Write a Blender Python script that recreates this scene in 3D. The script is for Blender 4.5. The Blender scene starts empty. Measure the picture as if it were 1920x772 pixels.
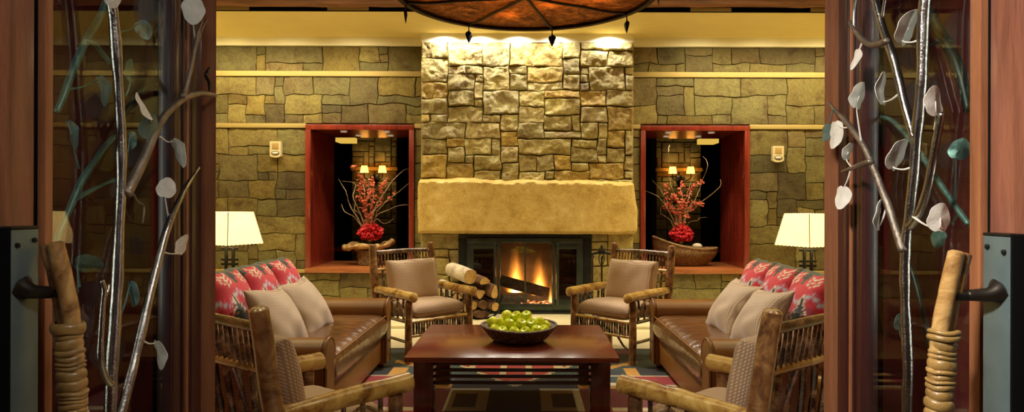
import bpy, bmesh, math, random
from mathutils import Vector, Matrix, noise
PI = math.pi
SC = bpy.context.scene
COL = SC.collection
RND = random.Random(11)
F, CX, CY, EYE = 1200.0, 985.0, 386.0, 1.45

def P(px, py, Y):
    return Vector(((px - CX) * Y / F, Y, EYE - (py - CY) * Y / F))

# ------------------------------------------------------------------ objects
def link(name, data, parent=None):
    o = bpy.data.objects.new(name, data)
    COL.objects.link(o)
    if parent is not None:
        o.parent = parent
    return o

def tag(o, label, cat, group=None):
    o['label'] = label
    o['category'] = cat
    if group:
        o['group'] = group
    return o

def thing(name, label, cat, loc=(0, 0, 0), rotz=0.0, group=None):
    o = link(name, None)
    o.location = loc
    o.rotation_euler = (0, 0, rotz)
    o.empty_display_size = .1
    return tag(o, label, cat, group)

def finish(bm, name, mats, smooth=True, angle=None):
    me = bpy.data.meshes.new(name)
    bmesh.ops.recalc_face_normals(bm, faces=bm.faces)
    bm.to_mesh(me)
    bm.free()
    if not isinstance(mats, (list, tuple)):
        mats = [mats]
    for m in mats:
        me.materials.append(m)
    if smooth:
        for p in me.polygons:
            p.use_smooth = True
        if angle:
            me.set_sharp_from_angle(angle=math.radians(angle))
    return me

def obj(name, bm, mats, parent=None, smooth=True, angle=40, label=None):
    o = link(name, finish(bm, name, mats, smooth, angle), parent)
    if label:
        o['label'] = label
    return o

def struct(name, bm, mats, parent=None, smooth=True, angle=40, label=None, cat=None):
    o = obj(name, bm, mats, parent, smooth, angle)
    if parent is None:
        o['kind'] = 'structure'
        if label:
            o['label'] = label
            o['category'] = cat or name.split('_')[0]
    return o

def dup(root, loc, rotz, label=None, group=None):
    r = root.copy(); COL.objects.link(r)
    r.location = loc; r.rotation_euler = (0, 0, rotz)
    if label: r['label'] = label
    if group: r['group'] = group
    for ch in list(root.children):
        c = ch.copy(); COL.objects.link(c); c.parent = r
        for g in list(ch.children):
            d = g.copy(); COL.objects.link(d); d.parent = c
    return r

# ------------------------------------------------------------------ shapes
def box(bm, a, b, bevel=0.0, seg=2, rot=None):
    a = Vector(a); b = Vector(b)
    lo = Vector((min(a.x, b.x), min(a.y, b.y), min(a.z, b.z)))
    hi = Vector((max(a.x, b.x), max(a.y, b.y), max(a.z, b.z)))
    c = (lo + hi) / 2; d = hi - lo
    r = bmesh.ops.create_cube(bm, size=1.0)
    vs = r['verts']
    for v in vs:
        v.co = Vector((v.co.x * d.x, v.co.y * d.y, v.co.z * d.z))
        if rot is not None:
            v.co = rot @ v.co
        v.co += c
    if bevel > 0:
        es = set()
        for v in vs:
            es.update(v.link_edges)
        bmesh.ops.bevel(bm, geom=list(es), offset=min(bevel, min(d) * .45), segments=seg, profile=.5, affect='EDGES')
    return bm

def B(*args, **k):
    bm = bmesh.new()
    return box(bm, *args, **k)

def catmull(pts, n):
    pts = [Vector(p) for p in pts]
    if len(pts) < 3 or n <= 1:
        return pts
    out = []
    for i in range(len(pts) - 1):
        p0 = pts[i - 1] if i else pts[0] * 2 - pts[1]
        p1, p2 = pts[i], pts[i + 1]
        p3 = pts[i + 2] if i + 2 < len(pts) else pts[-1] * 2 - pts[-2]
        for k in range(n):
            t = k / n
            out.append(.5 * ((2 * p1) + (-p0 + p2) * t + (2 * p0 - 5 * p1 + 4 * p2 - p3) * t * t + (-p0 + 3 * p1 - 3 * p2 + p3) * t ** 3))
    out.append(pts[-1])
    return out

def tube(bm, pts, rad, n=8, sub=4, jit=0.0, freq=12.0, seed=0.0, closed=False, squash=None, dome=.35):
    m0 = len(pts)
    if not isinstance(rad, (list, tuple)):
        rad = [rad] * m0
    if closed:
        path = [Vector(p) for p in pts]; rr = list(rad)
    else:
        path = catmull(pts, sub)
        rr = []
        for i in range(len(path)):
            t = i / (len(path) - 1) * (m0 - 1)
            k = min(int(t), m0 - 2); f = t - k
            rr.append(rad[k] * (1 - f) + rad[k + 1] * f)
    N = len(path)
    tang = []
    for i in range(N):
        if closed:
            d = path[(i + 1) % N] - path[i - 1]
        else:
            d = path[min(i + 1, N - 1)] - path[max(i - 1, 0)]
        tang.append(d.normalized() if d.length > 1e-9 else Vector((0, 0, 1)))
    up = Vector((0, 0, 1)) if abs(tang[0].z) < .9 else Vector((1, 0, 0))
    nrm = (up - tang[0] * up.dot(tang[0])).normalized()
    rings = []
    def ring(c, t, nv, r, q):
        bv = t.cross(nv)
        vs = []
        for k in range(n):
            a = 2 * PI * k / n
            d = nv * math.cos(a) + bv * math.sin(a)
            r2 = r
            if jit:
                r2 = r * (1 + jit * noise.noise((c + d * r * 1.2) * freq + Vector((seed, seed * .7, 0))))
            off = d * r2
            if squash:
                off = nv * (off.dot(nv) * squash[0]) + bv * (off.dot(bv) * squash[1])
            vs.append(bm.verts.new(c + off))
        return vs
    if not closed and dome > 0:
        rings.append(ring(path[0] - tang[0] * rr[0] * dome * .8, tang[0], nrm, rr[0] * .6, 0))
    for i in range(N):
        t = tang[i]
        nrm = (nrm - t * nrm.dot(t))
        nrm = nrm.normalized() if nrm.length > 1e-6 else t.orthogonal().normalized()
        rings.append(ring(path[i], t, nrm, rr[i], i))
    if not closed and dome > 0:
        rings.append(ring(path[-1] + tang[-1] * rr[-1] * dome * .8, tang[-1], nrm, rr[-1] * .6, 0))
    for a, b in zip(rings, rings[1:]):
        for k in range(n):
            bm.faces.new((a[k], a[(k + 1) % n], b[(k + 1) % n], b[k]))
    if closed:
        a, b = rings[-1], rings[0]
        best = min(range(n), key=lambda s: sum((a[k].co - b[(k + s) % n].co).length for k in range(n)))
        for k in range(n):
            bm.faces.new((a[k], a[(k + 1) % n], b[(k + 1 + best) % n], b[(k + best) % n]))
    else:
        bm.faces.new(list(reversed(rings[0])))
        bm.faces.new(rings[-1])
    return bm

def T(*a, **k):
    return tube(bmesh.new(), *a, **k)

def lathe(bm, prof, n=32, c=(0, 0, 0), sx=1.0, sy=1.0, wob=None):
    c = Vector(c)
    rings = []
    for r, z in prof:
        if r < 1e-5:
            rings.append([bm.verts.new(c + Vector((0, 0, z)))])
        else:
            vs = []
            for k in range(n):
                a = 2 * PI * k / n
                q = wob(a, r, z) if wob else 0
                vs.append(bm.verts.new(c + Vector((r * math.cos(a) * sx, r * math.sin(a) * sy, z + q))))
            rings.append(vs)
    for a, b in zip(rings, rings[1:]):
        if len(a) == 1 and len(b) == 1: continue
        for k in range(n):
            k2 = (k + 1) % n
            if len(a) == 1: bm.faces.new((a[0], b[k], b[k2]))
            elif len(b) == 1: bm.faces.new((a[k], a[k2], b[0]))
            else: bm.faces.new((a[k], a[k2], b[k2], b[k]))
    return bm

def L(*a, **k):
    return lathe(bmesh.new(), *a, **k)

def prism(bm, poly, axis, a, b):
    """extrude a 2-D polygon: axis 'x' -> poly in (y,z), 'y' -> (x,z), 'z' -> (x,y)"""
    def mk(p, t):
        return {'x': Vector((t, p[0], p[1])), 'y': Vector((p[0], t, p[1])), 'z': Vector((p[0], p[1], t))}[axis]
    A = [bm.verts.new(mk(p, a)) for p in poly]
    Bv = [bm.verts.new(mk(p, b)) for p in poly]
    n = len(poly)
    for k in range(n):
        bm.faces.new((A[k], A[(k + 1) % n], Bv[(k + 1) % n], Bv[k]))
    bm.faces.new(list(reversed(A))); bm.faces.new(Bv)
    return bm

def sph(bm, c, r, u=12, v=8, s=(1, 1, 1)):
    m = Matrix.Translation(Vector(c)) @ Matrix.Diagonal((s[0], s[1], s[2], 1))
    bmesh.ops.create_uvsphere(bm, u_segments=u, v_segments=v, radius=r, matrix=m)
    return bm

def cushion(w, h, t, n=24, p=2.4, q=.5, pinch=0.0, wr=0.0, seed=0.0, col=None, M=None, zc=None):
    """pillow in local x (width), y (height), thickness along z; M places it."""
    bm = bmesh.new()
    lay = bm.verts.layers.float_color.new('Col') if col else None
    uvl = bm.loops.layers.uv.new('UVMap'); flat = {}
    g = {}
    for side in (1, -1):
        for i in range(n + 1):
            for j in range(n + 1):
                edge = i in (0, n) or j in (0, n)
                if edge and side == -1:
                    g[(side, i, j)] = g[(1, i, j)]; continue
                u = math.sin(PI / 2 * (2 * i / n - 1)); v = math.sin(PI / 2 * (2 * j / n - 1))
                k = (1 - abs(u) ** p) * (1 - abs(v) ** p)
                z = side * t / 2 * max(k, 0) ** q
                x = w / 2 * u * (1 - pinch * (1 - v * v)); y = h / 2 * v * (1 - pinch * (1 - u * u))
                if wr:
                    z += wr * noise.noise(Vector((x * 9 + seed, y * 9, side * 2.0))) * min(1, 4 * k)
                    x += wr * .8 * noise.noise(Vector((y * 7, seed + 3, x * 3)))
                    y += wr * .8 * noise.noise(Vector((x * 7, seed + 8, y * 3)))
                co = Vector((x, y, z))
                if zc: co.z += zc(u, v)
                vv = bm.verts.new(M @ co if M else co)
                if col:
                    vv[lay] = (*col((u + 1) / 2, (v + 1) / 2), 1)
                g[(side, i, j)] = vv; flat[vv] = (x + .9 * z, y + .9 * z)
    for side in (1, -1):
        for i in range(n):
            for j in range(n):
                q4 = [g[(side, i, j)], g[(side, i + 1, j)], g[(side, i + 1, j + 1)], g[(side, i, j + 1)]]
                if side == -1: q4.reverse()
                fc = bm.faces.new(q4)
                for lp in fc.loops: lp[uvl].uv = flat[lp.vert]
    return bm

# ------------------------------------------------------------------ materials
class NB:
    def __init__(s, name):
        s.m = bpy.data.materials.new(name); s.m.use_nodes = True
        s.t = s.m.node_tree; s.t.nodes.clear()
        s.out = s.n('ShaderNodeOutputMaterial')
    def n(s, typ, **kw):
        nd = s.t.nodes.new(typ)
        for k, v in kw.items():
            if k in nd.inputs: nd.inputs[k].default_value = v
            else: setattr(nd, k, v)
        return nd
    def l(s, a, b): s.t.links.new(a, b)
    def coord(s, kind='Object', scale=(1, 1, 1), loc=(0, 0, 0)):
        c = s.n('ShaderNodeTexCoord'); mp = s.n('ShaderNodeMapping')
        mp.inputs['Scale'].default_value = scale; mp.inputs['Location'].default_value = loc
        s.l(c.outputs[kind], mp.inputs['Vector'])
        return mp.outputs['Vector']
    def noise(s, vec, scale, detail=4, rough=.6, dist=0.0):
        nd = s.n('ShaderNodeTexNoise'); nd.inputs['Scale'].default_value = scale
        nd.inputs['Detail'].default_value = detail; nd.inputs['Roughness'].default_value = rough
        nd.inputs['Distortion'].default_value = dist
        s.l(vec, nd.inputs['Vector'])
        return nd.outputs['Fac']
    def ramp(s, fac, stops):
        r = s.n('ShaderNodeValToRGB'); e = r.color_ramp.elements
        while len(e) > 1: e.remove(e[0])
        e[0].position = stops[0][0]; e[0].color = (*stops[0][1], 1)
        for p, c in stops[1:]:
            k = e.new(p); k.color = (*c, 1)
        s.l(fac, r.inputs['Fac'])
        return r.outputs['Color']
    def mix(s, fac, a, b, mode='MIX'):
        m = s.n('ShaderNodeMix', data_type='RGBA', blend_type=mode)
        for sock, v in ((m.inputs[0], fac), (m.inputs[6], a), (m.inputs[7], b)):
            if hasattr(v, 'links'): s.l(v, sock)
            elif isinstance(v, (int, float)): sock.default_value = v
            else: sock.default_value = (*v, 1)
        return m.outputs[2]
    def math(s, op, a, b=0.0, c=0.0):
        m = s.n('ShaderNodeMath', operation=op)
        for sock, v in zip(m.inputs, (a, b, c)):
            if hasattr(v, 'links'): s.l(v, sock)
            else: sock.default_value = v
        return m.outputs[0]
    def bump(s, h, strength=.3, dist=.01, normal=None):
        b = s.n('ShaderNodeBump'); b.inputs['Strength'].default_value = strength; b.inputs['Distance'].default_value = dist
        s.l(h, b.inputs['Height'])
        if normal: s.l(normal, b.inputs['Normal'])
        return b.outputs['Normal']
    def pbsdf(s, col, rough=.5, metal=0.0, coat=0.0, normal=None, spec=.5, emis=None, estr=0.0, sheen=0.0, subs=0.0, coatr=.1):
        p = s.n('ShaderNodeBsdfPrincipled')
        for key, v in (('Base Color', col), ('Roughness', rough), ('Metallic', metal)):
            if hasattr(v, 'links'): s.l(v, p.inputs[key])
            elif isinstance(v, (tuple, list)): p.inputs[key].default_value = (*v, 1)
            else: p.inputs[key].default_value = v
        p.inputs['Coat Weight'].default_value = coat
        p.inputs['Coat Roughness'].default_value = coatr
        p.inputs['Specular IOR Level'].default_value = spec
        p.inputs['Sheen Weight'].default_value = sheen
        if normal: s.l(normal, p.inputs['Normal'])
        if emis is not None:
            if hasattr(emis, 'links'): s.l(emis, p.inputs['Emission Color'])
            else: p.inputs['Emission Color'].default_value = (*emis, 1)
            p.inputs['Emission Strength'].default_value = estr
        s.l(p.outputs[0], s.out.inputs['Surface'])
        return s.m

def mat_plain(name, col, rough=.5, metal=0.0, coat=0.0, var=.25, scale=6.0, bump=0.0):
    b = NB(name); v = b.coord()
    f = b.noise(v, scale, 5)
    lo = tuple(c * (1 - var) for c in col); hi = tuple(min(1, c * (1 + var)) for c in col)
    c = b.ramp(f, [(.3, lo), (.7, hi)])
    nm = b.bump(b.noise(v, scale * 8, 4), bump, .004) if bump else None
    return b.pbsdf(c, rough, metal, coat, nm)

def mat_wood(name, dark, light, scale=(9, 9, .8), rough=.3, coat=.3, fine=60, vary=None):
    b = NB(name); v = b.coord('Object', scale)
    f = b.noise(v, 2.2, 6, .6, .6)
    v2 = b.coord('Object', tuple(s * 9 for s in scale))
    g = b.noise(v2, 3.0, 3, .6)
    f2 = b.math('ADD', b.math('MULTIPLY', f, .7), b.math('MULTIPLY', g, .3))
    c = b.ramp(f2, [(.34, dark), (.5, tuple((a + d) / 2 for a, d in zip(dark, light))), (.66, light)])
    return b.pbsdf(c, rough, 0, coat, b.bump(g, .12, .002), coatr=.15)

def mat_bark(name, stops, rough=.32, coat=.25, scale=11):
    b = NB(name); v = b.coord()
    f = b.noise(v, scale, 6, .65, .8)
    c = b.ramp(f, stops)
    h = b.noise(v, 45, 4, .6)
    return b.pbsdf(c, rough, 0, coat, b.bump(h, .35, .006), coatr=.2)

M = {}
M['bark'] = mat_bark('hickory bark', [(.32, (.022, .011, .006)), (.47, (.085, .038, .016)), (.58, (.2, .1, .04)), (.72, (.40, .25, .11))], rough=.24, coat=.5)
M['spindle'] = mat_bark('dark twig bark', [(.34, (.014, .010, .008)), (.45, (.06, .03, .016)), (.53, (.25, .14, .065)), (.66, (.55, .42, .26))], rough=.16, coat=.9, scale=13)
M['peeled'] = mat_bark('peeled golden log', [(.30, (.10, .036, .010)), (.40, (.32, .15, .03)), (.52, (.58, .36, .09)), (.75, (.76, .54, .2))], rough=.22, coat=.55, scale=8)
M['post'] = mat_bark('varnished post wood', [(.34, (.05, .02, .009)), (.46, (.18, .078, .028)), (.58, (.36, .19, .065)), (.74, (.60, .40, .16))], rough=.22, coat=.55, scale=8)

def mat_leather():
    b = NB('brown leather'); v = b.coord()
    f = b.noise(v, 3.0, 5)
    c = b.ramp(f, [(.3, (.085, .030, .005)), (.7, (.15, .058, .010))])
    w = b.coord('Object', (1.3, 7, 4))
    n1 = b.bump(b.noise(w, 2.4, 3, .5, .8), .3, .03)
    n2 = b.bump(b.noise(v, 160, 3), .05, .002, n1)
    return b.pbsdf(c, .30, 0, .6, n2, coatr=.12)
M['leather'] = mat_leather()

def mat_leather_plain():
    b = NB('smooth brown leather'); v = b.coord()
    f = b.noise(v, 3.0, 5)
    c = b.ramp(f, [(.3, (.13, .046, .004)), (.7, (.22, .085, .009))])
    n2 = b.bump(b.noise(v, 140, 3), .15, .002)
    return b.pbsdf(c, .38, 0, .1, n2, coatr=.25)
M['leather_plain'] = mat_leather_plain()

def mat_check(name, base, dot, freq=75.0, rough=.7):
    b = NB(name); v = b.coord()
    sp = b.n('ShaderNodeSeparateXYZ'); b.l(b.coord('UV'), sp.inputs[0])
    def wave(o):
        return b.math('SINE', b.math('MULTIPLY', o, 2 * PI * freq / 2.5))
    a = wave(sp.outputs[0])
    d = wave(sp.outputs[1])
    m = b.math('MULTIPLY', b.math('ADD', a, 1.0), b.math('ADD', d, 1.0))
    k = b.math('MULTIPLY', m, .25)
    f = b.noise(v, 5.0, 4)
    col = b.ramp(k, [(.12, dot), (.5, base)])
    col = b.mix(b.math('MULTIPLY', f, .35), col, tuple(c * .7 for c in base))
    return b.pbsdf(col, rough, 0, 0, b.bump(k, .25, .003), sheen=.3)
M['check'] = mat_check('fine check upholstery', (.62, .45, .28), (.32, .185, .095), 155)
M['tan_check'] = mat_check('tan woven pillow cloth', (.62, .48, .32), (.28, .17, .09), 240)

def mat_attr(name, rough=.85, noise_amt=.35, nscale=40, bump=.2, bs=300, sheen=.2, bd=.002):
    b = NB(name)
    a = b.n('ShaderNodeVertexColor', layer_name='Col')
    v = b.coord()
    f = b.noise(v, nscale, 5, .65)
    g = b.math('ADD', b.math('MULTIPLY', f, noise_amt * 2), 1 - noise_amt)
    cb = b.n('ShaderNodeCombineColor')
    for k in range(3): b.l(g, cb.inputs[k])
    c = b.mix(1.0, a.outputs[0], cb.outputs[0], 'MULTIPLY')
    h = b.noise(v, bs, 4, .6)
    return b.pbsdf(c, rough, 0, 0, b.bump(h, bump, bd), sheen=sheen)
M['kilim'] = mat_attr('kilim weave')
M['rug'] = mat_attr('rug weave', rough=.95, nscale=25)
def mat_stone(name, bump, bs, rough, amt, detail=6):
    b = NB(name)
    a = b.n('ShaderNodeVertexColor', layer_name='Col')
    v = b.coord()
    f = b.noise(v, 6.0, 8, .65, .5)
    tint = b.ramp(f, [(.30, (.50, .38, .40)), (.42, (.85, .78, .72)), (.52, (1.0, 1.0, 1.0)), (.62, (1.08, 1.1, 1.0)), (.75, (1.25, 1.25, 1.2))])
    c = b.mix(1.0, a.outputs[0], tint, 'MULTIPLY')
    sp = b.ramp(b.noise(v, 30.0, 8, .75, .8), [(.34, (.62, .56, .55)), (.5, (1, 1, 1)), (.66, (1.3, 1.28, 1.2))])
    c = b.mix(.85, c, sp, 'MULTIPLY')
    h = b.noise(v, bs, detail, .68)
    h2 = b.noise(v, bs * 6, 4, .6)
    nm = b.bump(h, bump, .03)
    nm = b.bump(h2, bump * .7, .006, nm)
    return b.pbsdf(c, rough, 0, 0, nm, spec=.4)
M['stone_rough'] = mat_stone('rock faced limestone', .8, 16, .5, .3)
M['stone_flat'] = mat_stone('sawn fieldstone', .6, 18, .8, .3)
M['mortar'] = mat_plain('dark mortar', (.12, .09, .035), .95, var=.3)
def mat_lintel():
    b = NB('golden sandstone slab'); v = b.coord()
    f = b.math('ADD', b.math('MULTIPLY', b.noise(v, 4.5, 8, .7, .4), .6), b.math('MULTIPLY', b.noise(v, 42, 6, .75), .4))
    c = b.ramp(f, [(.34, (.33, .20, .045)), (.48, (.50, .335, .09)), (.58, (.58, .42, .15)), (.7, (.72, .60, .34))])
    return b.pbsdf(c, .75, 0, 0, b.bump(b.noise(v, 55, 6, .7), .5, .006))
M['lintel'] = mat_lintel()
M['band'] = mat_plain('dressed stone band', (.42, .31, .105), .7, var=.06, scale=5)
M['cream'] = mat_plain('cream plaster', (.80, .67, .27), .75, var=.04, scale=2)
M['cornice'] = mat_plain('pale cream plaster', (.90, .87, .66), .75, var=.03, scale=2)
M['redwood'] = mat_wood('polished red mahogany', (.12, .012, .008), (.30, .042, .022), rough=.25, coat=.4)
M['redpanel'] = mat_wood('dark red wall panel', (.13, .014, .014), (.30, .036, .030), rough=.7, coat=0, scale=(4, 4, .5))
M['doorwood'] = mat_wood('door cherry wood', (.10, .030, .018), (.30, .108, .064), rough=.38, coat=.2, scale=(12, 12, .7))
M['casing'] = mat_wood('orange cherry casing', (.22, .075, .03), (.42, .17, .075), rough=.4, coat=.15, scale=(14, 14, .7))
M['darkwood'] = mat_wood('dark stained door stile', (.02, .007, .006), (.06, .014, .012), rough=.35, coat=.2)
M['tablewood'] = mat_wood('cherry table top', (.085, .014, .008), (.21, .045, .02), scale=(1.0, 9, 9), rough=.2, coat=.6)
M['tableleg'] = mat_wood('cherry table leg', (.055, .009, .007), (.13, .022, .014), rough=.25, coat=.4)
M['beam'] = mat_wood('log beam', (.11, .035, .012), (.34, .14, .05), scale=(.8, 9, 9), rough=.5, coat=0)
M['plank'] = mat_wood('ceiling plank', (.07, .025, .01), (.2, .08, .03), scale=(.8, 7, 7), rough=.6, coat=0)
M['sillwood'] = mat_wood('sill wood', (.22, .06, .022), (.42, .15, .055), scale=(.9, 9, 9), rough=.3, coat=.3)
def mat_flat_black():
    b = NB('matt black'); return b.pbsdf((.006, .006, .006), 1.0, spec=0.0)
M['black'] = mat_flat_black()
M['iron'] = mat_plain('blackened iron', (.018, .017, .016), .45, .6, var=.3, scale=20)
M['bronze'] = mat_plain('dark bronze', (.03, .022, .016), .4, .7, var=.3, scale=15)
M['greysteel'] = mat_plain('grey green steel', (.06, .075, .062), .35, .75, var=.3, scale=5)
M['darksteel'] = mat_plain('dark steel', (.02, .022, .022), .4, .6, var=.3, scale=5)
M['plate'] = mat_plain('grey green lock plate', (.14, .19, .19), .42, .45, var=.12, scale=14, bump=.05)
M['floor'] = mat_plain('pale limestone floor', (.60, .53, .36), .5, var=.12, scale=3)
M['silver'] = mat_plain('hammered silver branch', (.42, .40, .37), .2, 1.0, var=.3, scale=22, bump=.28)
M['browniron'] = mat_plain('brown patina branch', (.27, .22, .17), .42, .85, var=.4, scale=25, bump=.5)
M['leaf'] = mat_plain('brushed metal leaf', (.74, .69, .60), .5, .1, var=.15, scale=25, bump=.2)
M['tealleaf'] = mat_plain('teal patina', (.13, .20, .18), .4, .55, var=.3, scale=20, bump=.3)
M['rawhide'] = mat_plain('rawhide wrap', (.30, .175, .05), .35, 0, .35, var=.4, scale=14, bump=.4)
M['handlewood'] = mat_bark('polished handle wood', [(.3, (.12, .04, .012)), (.5, (.44, .24, .075)), (.7, (.72, .48, .19))], rough=.25, coat=.5, scale=14)
M['wicker'] = mat_bark('wicker', [(.3, (.05, .025, .01)), (.5, (.2, .11, .045)), (.7, (.42, .27, .12))], rough=.6, coat=0, scale=35)
M['darkwicker'] = mat_bark('dark woven vine', [(.3, (.012, .007, .004)), (.48, (.06, .032, .017)), (.62, (.2, .12, .055))], rough=.6, coat=0, scale=40)
M['burl'] = mat_bark('driftwood', [(.3, (.16, .08, .03)), (.5, (.42, .26, .1)), (.7, (.62, .44, .2))], rough=.55, coat=0, scale=14)
M['flower'] = mat_plain('red blossom', (.75, .03, .05), .6, var=.4, scale=30)
M['coral'] = mat_plain('coral blossom', (.62, .12, .05), .6, var=.35, scale=30)
M['twig'] = mat_plain('pale twig', (.35, .25, .15), .6, var=.4, scale=30)
M['white'] = mat_plain('white ceramic', (.7, .66, .58), .5, var=.06)
M['alarm'] = mat_plain('ivory plastic', (.70, .60, .36), .5, var=.04)
M['alarmlens'] = mat_plain('amber grille', (.46, .30, .11), .5, var=.1)
M['birch'] = mat_bark('birch bark', [(.3, (.14, .1, .07)), (.42, (.42, .35, .28)), (.7, (.66, .58, .48))], rough=.7, coat=0, scale=8)
M['logbark'] = mat_bark('firewood bark', [(.3, (.03, .014, .008)), (.5, (.12, .055, .028)), (.7, (.24, .12, .06))], rough=.8, coat=0, scale=14)
M['logend'] = mat_bark('cut log end', [(.3, (.34, .18, .05)), (.5, (.58, .36, .12)), (.7, (.72, .5, .2))], rough=.75, coat=0, scale=12)
M['char'] = mat_bark('charred log', [(.3, (.015, .01, .008)), (.5, (.07, .04, .025)), (.7, (.17, .1, .06))], rough=.9, coat=0, scale=12)
M['firebrick'] = mat_plain('sooty firebrick', (.055, .03, .016), .9, var=.4, scale=8)
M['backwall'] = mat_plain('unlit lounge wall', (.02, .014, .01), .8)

def mat_apple():
    b = NB('green apple skin'); v = b.coord()
    c = b.ramp(b.noise(v, 18, 3), [(.3, (.56, .70, .010)), (.7, (.84, .88, .04))])
    return b.pbsdf(c, .28, 0, .3, coatr=.1)
M['apple'] = mat_apple()

def mat_glass(name, tint=(.86, .93, .9), f0=.045):
    b = NB(name)
    g = b.n('ShaderNodeNewGeometry')
    d = b.n('ShaderNodeVectorMath', operation='DOT_PRODUCT')
    b.l(g.outputs['Normal'], d.inputs[0]); b.l(g.outputs['Incoming'], d.inputs[1])
    c = b.math('ABSOLUTE', d.outputs['Value'])
    k = b.math('POWER', b.math('SUBTRACT', 1.0, c), 5.0)
    fr = b.math('ADD', b.math('MULTIPLY', k, 1 - f0), f0)
    tr = b.n('ShaderNodeBsdfTransparent'); tr.inputs['Color'].default_value = (*tint, 1)
    gl = b.n('ShaderNodeBsdfGlossy'); gl.inputs['Roughness'].default_value = 0.0
    mx = b.n('ShaderNodeMixShader')
    b.l(fr, mx.inputs[0]); b.l(tr.outputs[0], mx.inputs[1]); b.l(gl.outputs[0], mx.inputs[2])
    b.l(mx.outputs[0], b.out.inputs['Surface'])
    return b.m
M['glass'] = mat_glass('door glass', (.88, .95, .92))
M['fireglass'] = mat_glass('fire screen glass', (.93, .93, .93), .03)
M['smoked'] = mat_glass('smoked fire screen glass', (.35, .3, .27), .03)

def mat_shade(name, col, trans, estr):
    b = NB(name); v = b.coord()
    f = b.noise(v, 8, 4)
    d = b.n('ShaderNodeBsdfDiffuse'); d.inputs['Color'].default_value = (*col, 1)
    t = b.n('ShaderNodeBsdfTranslucent'); t.inputs['Color'].default_value = (*trans, 1)
    m1 = b.n('ShaderNodeMixShader'); m1.inputs[0].default_value = .6
    b.l(d.outputs[0], m1.inputs[1]); b.l(t.outputs[0], m1.inputs[2])
    e = b.n('ShaderNodeEmission'); b.l(b.ramp(f, [(.3, tuple(c * .8 for c in trans)), (.7, trans)]), e.inputs['Color'])
    e.inputs['Strength'].default_value = estr
    ad = b.n('ShaderNodeAddShader'); b.l(m1.outputs[0], ad.inputs[0]); b.l(e.outputs[0], ad.inputs[1])
    b.l(ad.outputs[0], b.out.inputs['Surface'])
    return b.m
M['shade'] = mat_shade('lit parchment shade', (.8, .7, .45), (1.0, .86, .50), .72)
M['sconceshade'] = mat_shade('lit sconce shade', (.8, .7, .45), (1.0, .66, .2), 1.6)

def mat_mica():
    b = NB('amber mica'); v = b.coord('Object', (1, 1, 1))
    f = b.noise(v, 9, 8, .7, 1.5)
    v3 = b.coord('Object', (1, 2.6, 1))
    f3 = b.noise(v3, 48, 5, .8)
    ff = b.math('ADD', b.math('MULTIPLY', f, .5), b.math('MULTIPLY', f3, .5))
    c = b.ramp(ff, [(.38, (.07, .028, .012)), (.5, (.36, .16, .05)), (.62, (.9, .52, .2))])
    d = b.n('ShaderNodeBsdfPrincipled'); b.l(b.mix(1.0, c, (.55, .5, .5), 'MULTIPLY'), d.inputs['Base Color']); d.inputs['Roughness'].default_value = .4
    t = b.n('ShaderNodeBsdfTranslucent'); b.l(c, t.inputs['Color'])
    m1 = b.n('ShaderNodeMixShader'); m1.inputs[0].default_value = .6
    b.l(d.outputs[0], m1.inputs[1]); b.l(t.outputs[0], m1.inputs[2])
    b.l(m1.outputs[0], b.out.inputs['Surface'])
    return b.m
M['mica'] = mat_mica()

def mat_emit(name, col, s):
    b = NB(name); e = b.n('ShaderNodeEmission'); e.inputs['Color'].default_value = (*col, 1); e.inputs['Strength'].default_value = s
    b.l(e.outputs[0], b.out.inputs['Surface']); return b.m
M['covelight'] = mat_emit('lit cove', (1.0, .62, .10), .75)
M['downlight'] = mat_emit('lit lens', (1.0, .7, .4), .45)

def mat_ember():
    b = NB('embers'); v = b.coord()
    f = b.noise(v, 26, 4, .6)
    e = b.n('ShaderNodeEmission')
    b.l(b.ramp(f, [(.42, (.02, .004, .002)), (.52, (.9, .16, .02)), (.62, (1, .65, .3))]), e.inputs['Color'])
    e.inputs['Strength'].default_value = 2.0
    b.l(e.outputs[0], b.out.inputs['Surface']); return b.m
M['ember'] = mat_ember()

def mat_flame(dens=210.0):
    b = NB('flame'); v = b.coord('Object')   # local z from 0 (base) to 1 (tip), radius ~1
    sp = b.n('ShaderNodeSeparateXYZ'); b.l(v, sp.inputs[0])
    nz = b.noise(b.coord('Object', (1.2, 1.2, 1.6)), 2.0, 2, .5)
    wob = b.math('MULTIPLY', b.math('SUBTRACT', nz, .5), 1.0)
    x = b.math('ADD', sp.outputs[0], b.math('MULTIPLY', wob, sp.outputs[2]))
    r2 = b.math('ADD', b.math('MULTIPLY', x, x), b.math('MULTIPLY', sp.outputs[1], sp.outputs[1]))
    k = b.math('SUBTRACT', 1.0, sp.outputs[2])
    wid = b.math('MULTIPLY', b.math('POWER', b.math('MAXIMUM', k, .02), 1.3), .24)
    a = b.math('EXPONENT', b.math('MULTIPLY', b.math('DIVIDE', r2, wid), -1.9))
    fall = b.math('POWER', b.math('MAXIMUM', k, 0.0), 3.0)
    edge = b.math('SMOOTH_MIN', 1.0, b.math('MULTIPLY', b.math('MAXIMUM', b.math('SUBTRACT', .95, r2), 0.0), 3.0), .2)
    dn = b.math('MULTIPLY', b.math('MULTIPLY', a, fall), edge)
    e = b.n('ShaderNodeEmission')
    b.l(b.ramp(dn, [(0.0, (.8, .22, .02)), (.25, (1.0, .42, .05)), (.7, (1.0, .72, .28))]), e.inputs['Color'])
    b.l(b.math('MULTIPLY', dn, dens), e.inputs['Strength'])
    b.l(e.outputs[0], b.out.inputs['Volume'])
    return b.m
M['flame'] = mat_flame()
EXPO = 0.0
LAMP_W = 42; BOWL_W = 320
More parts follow.
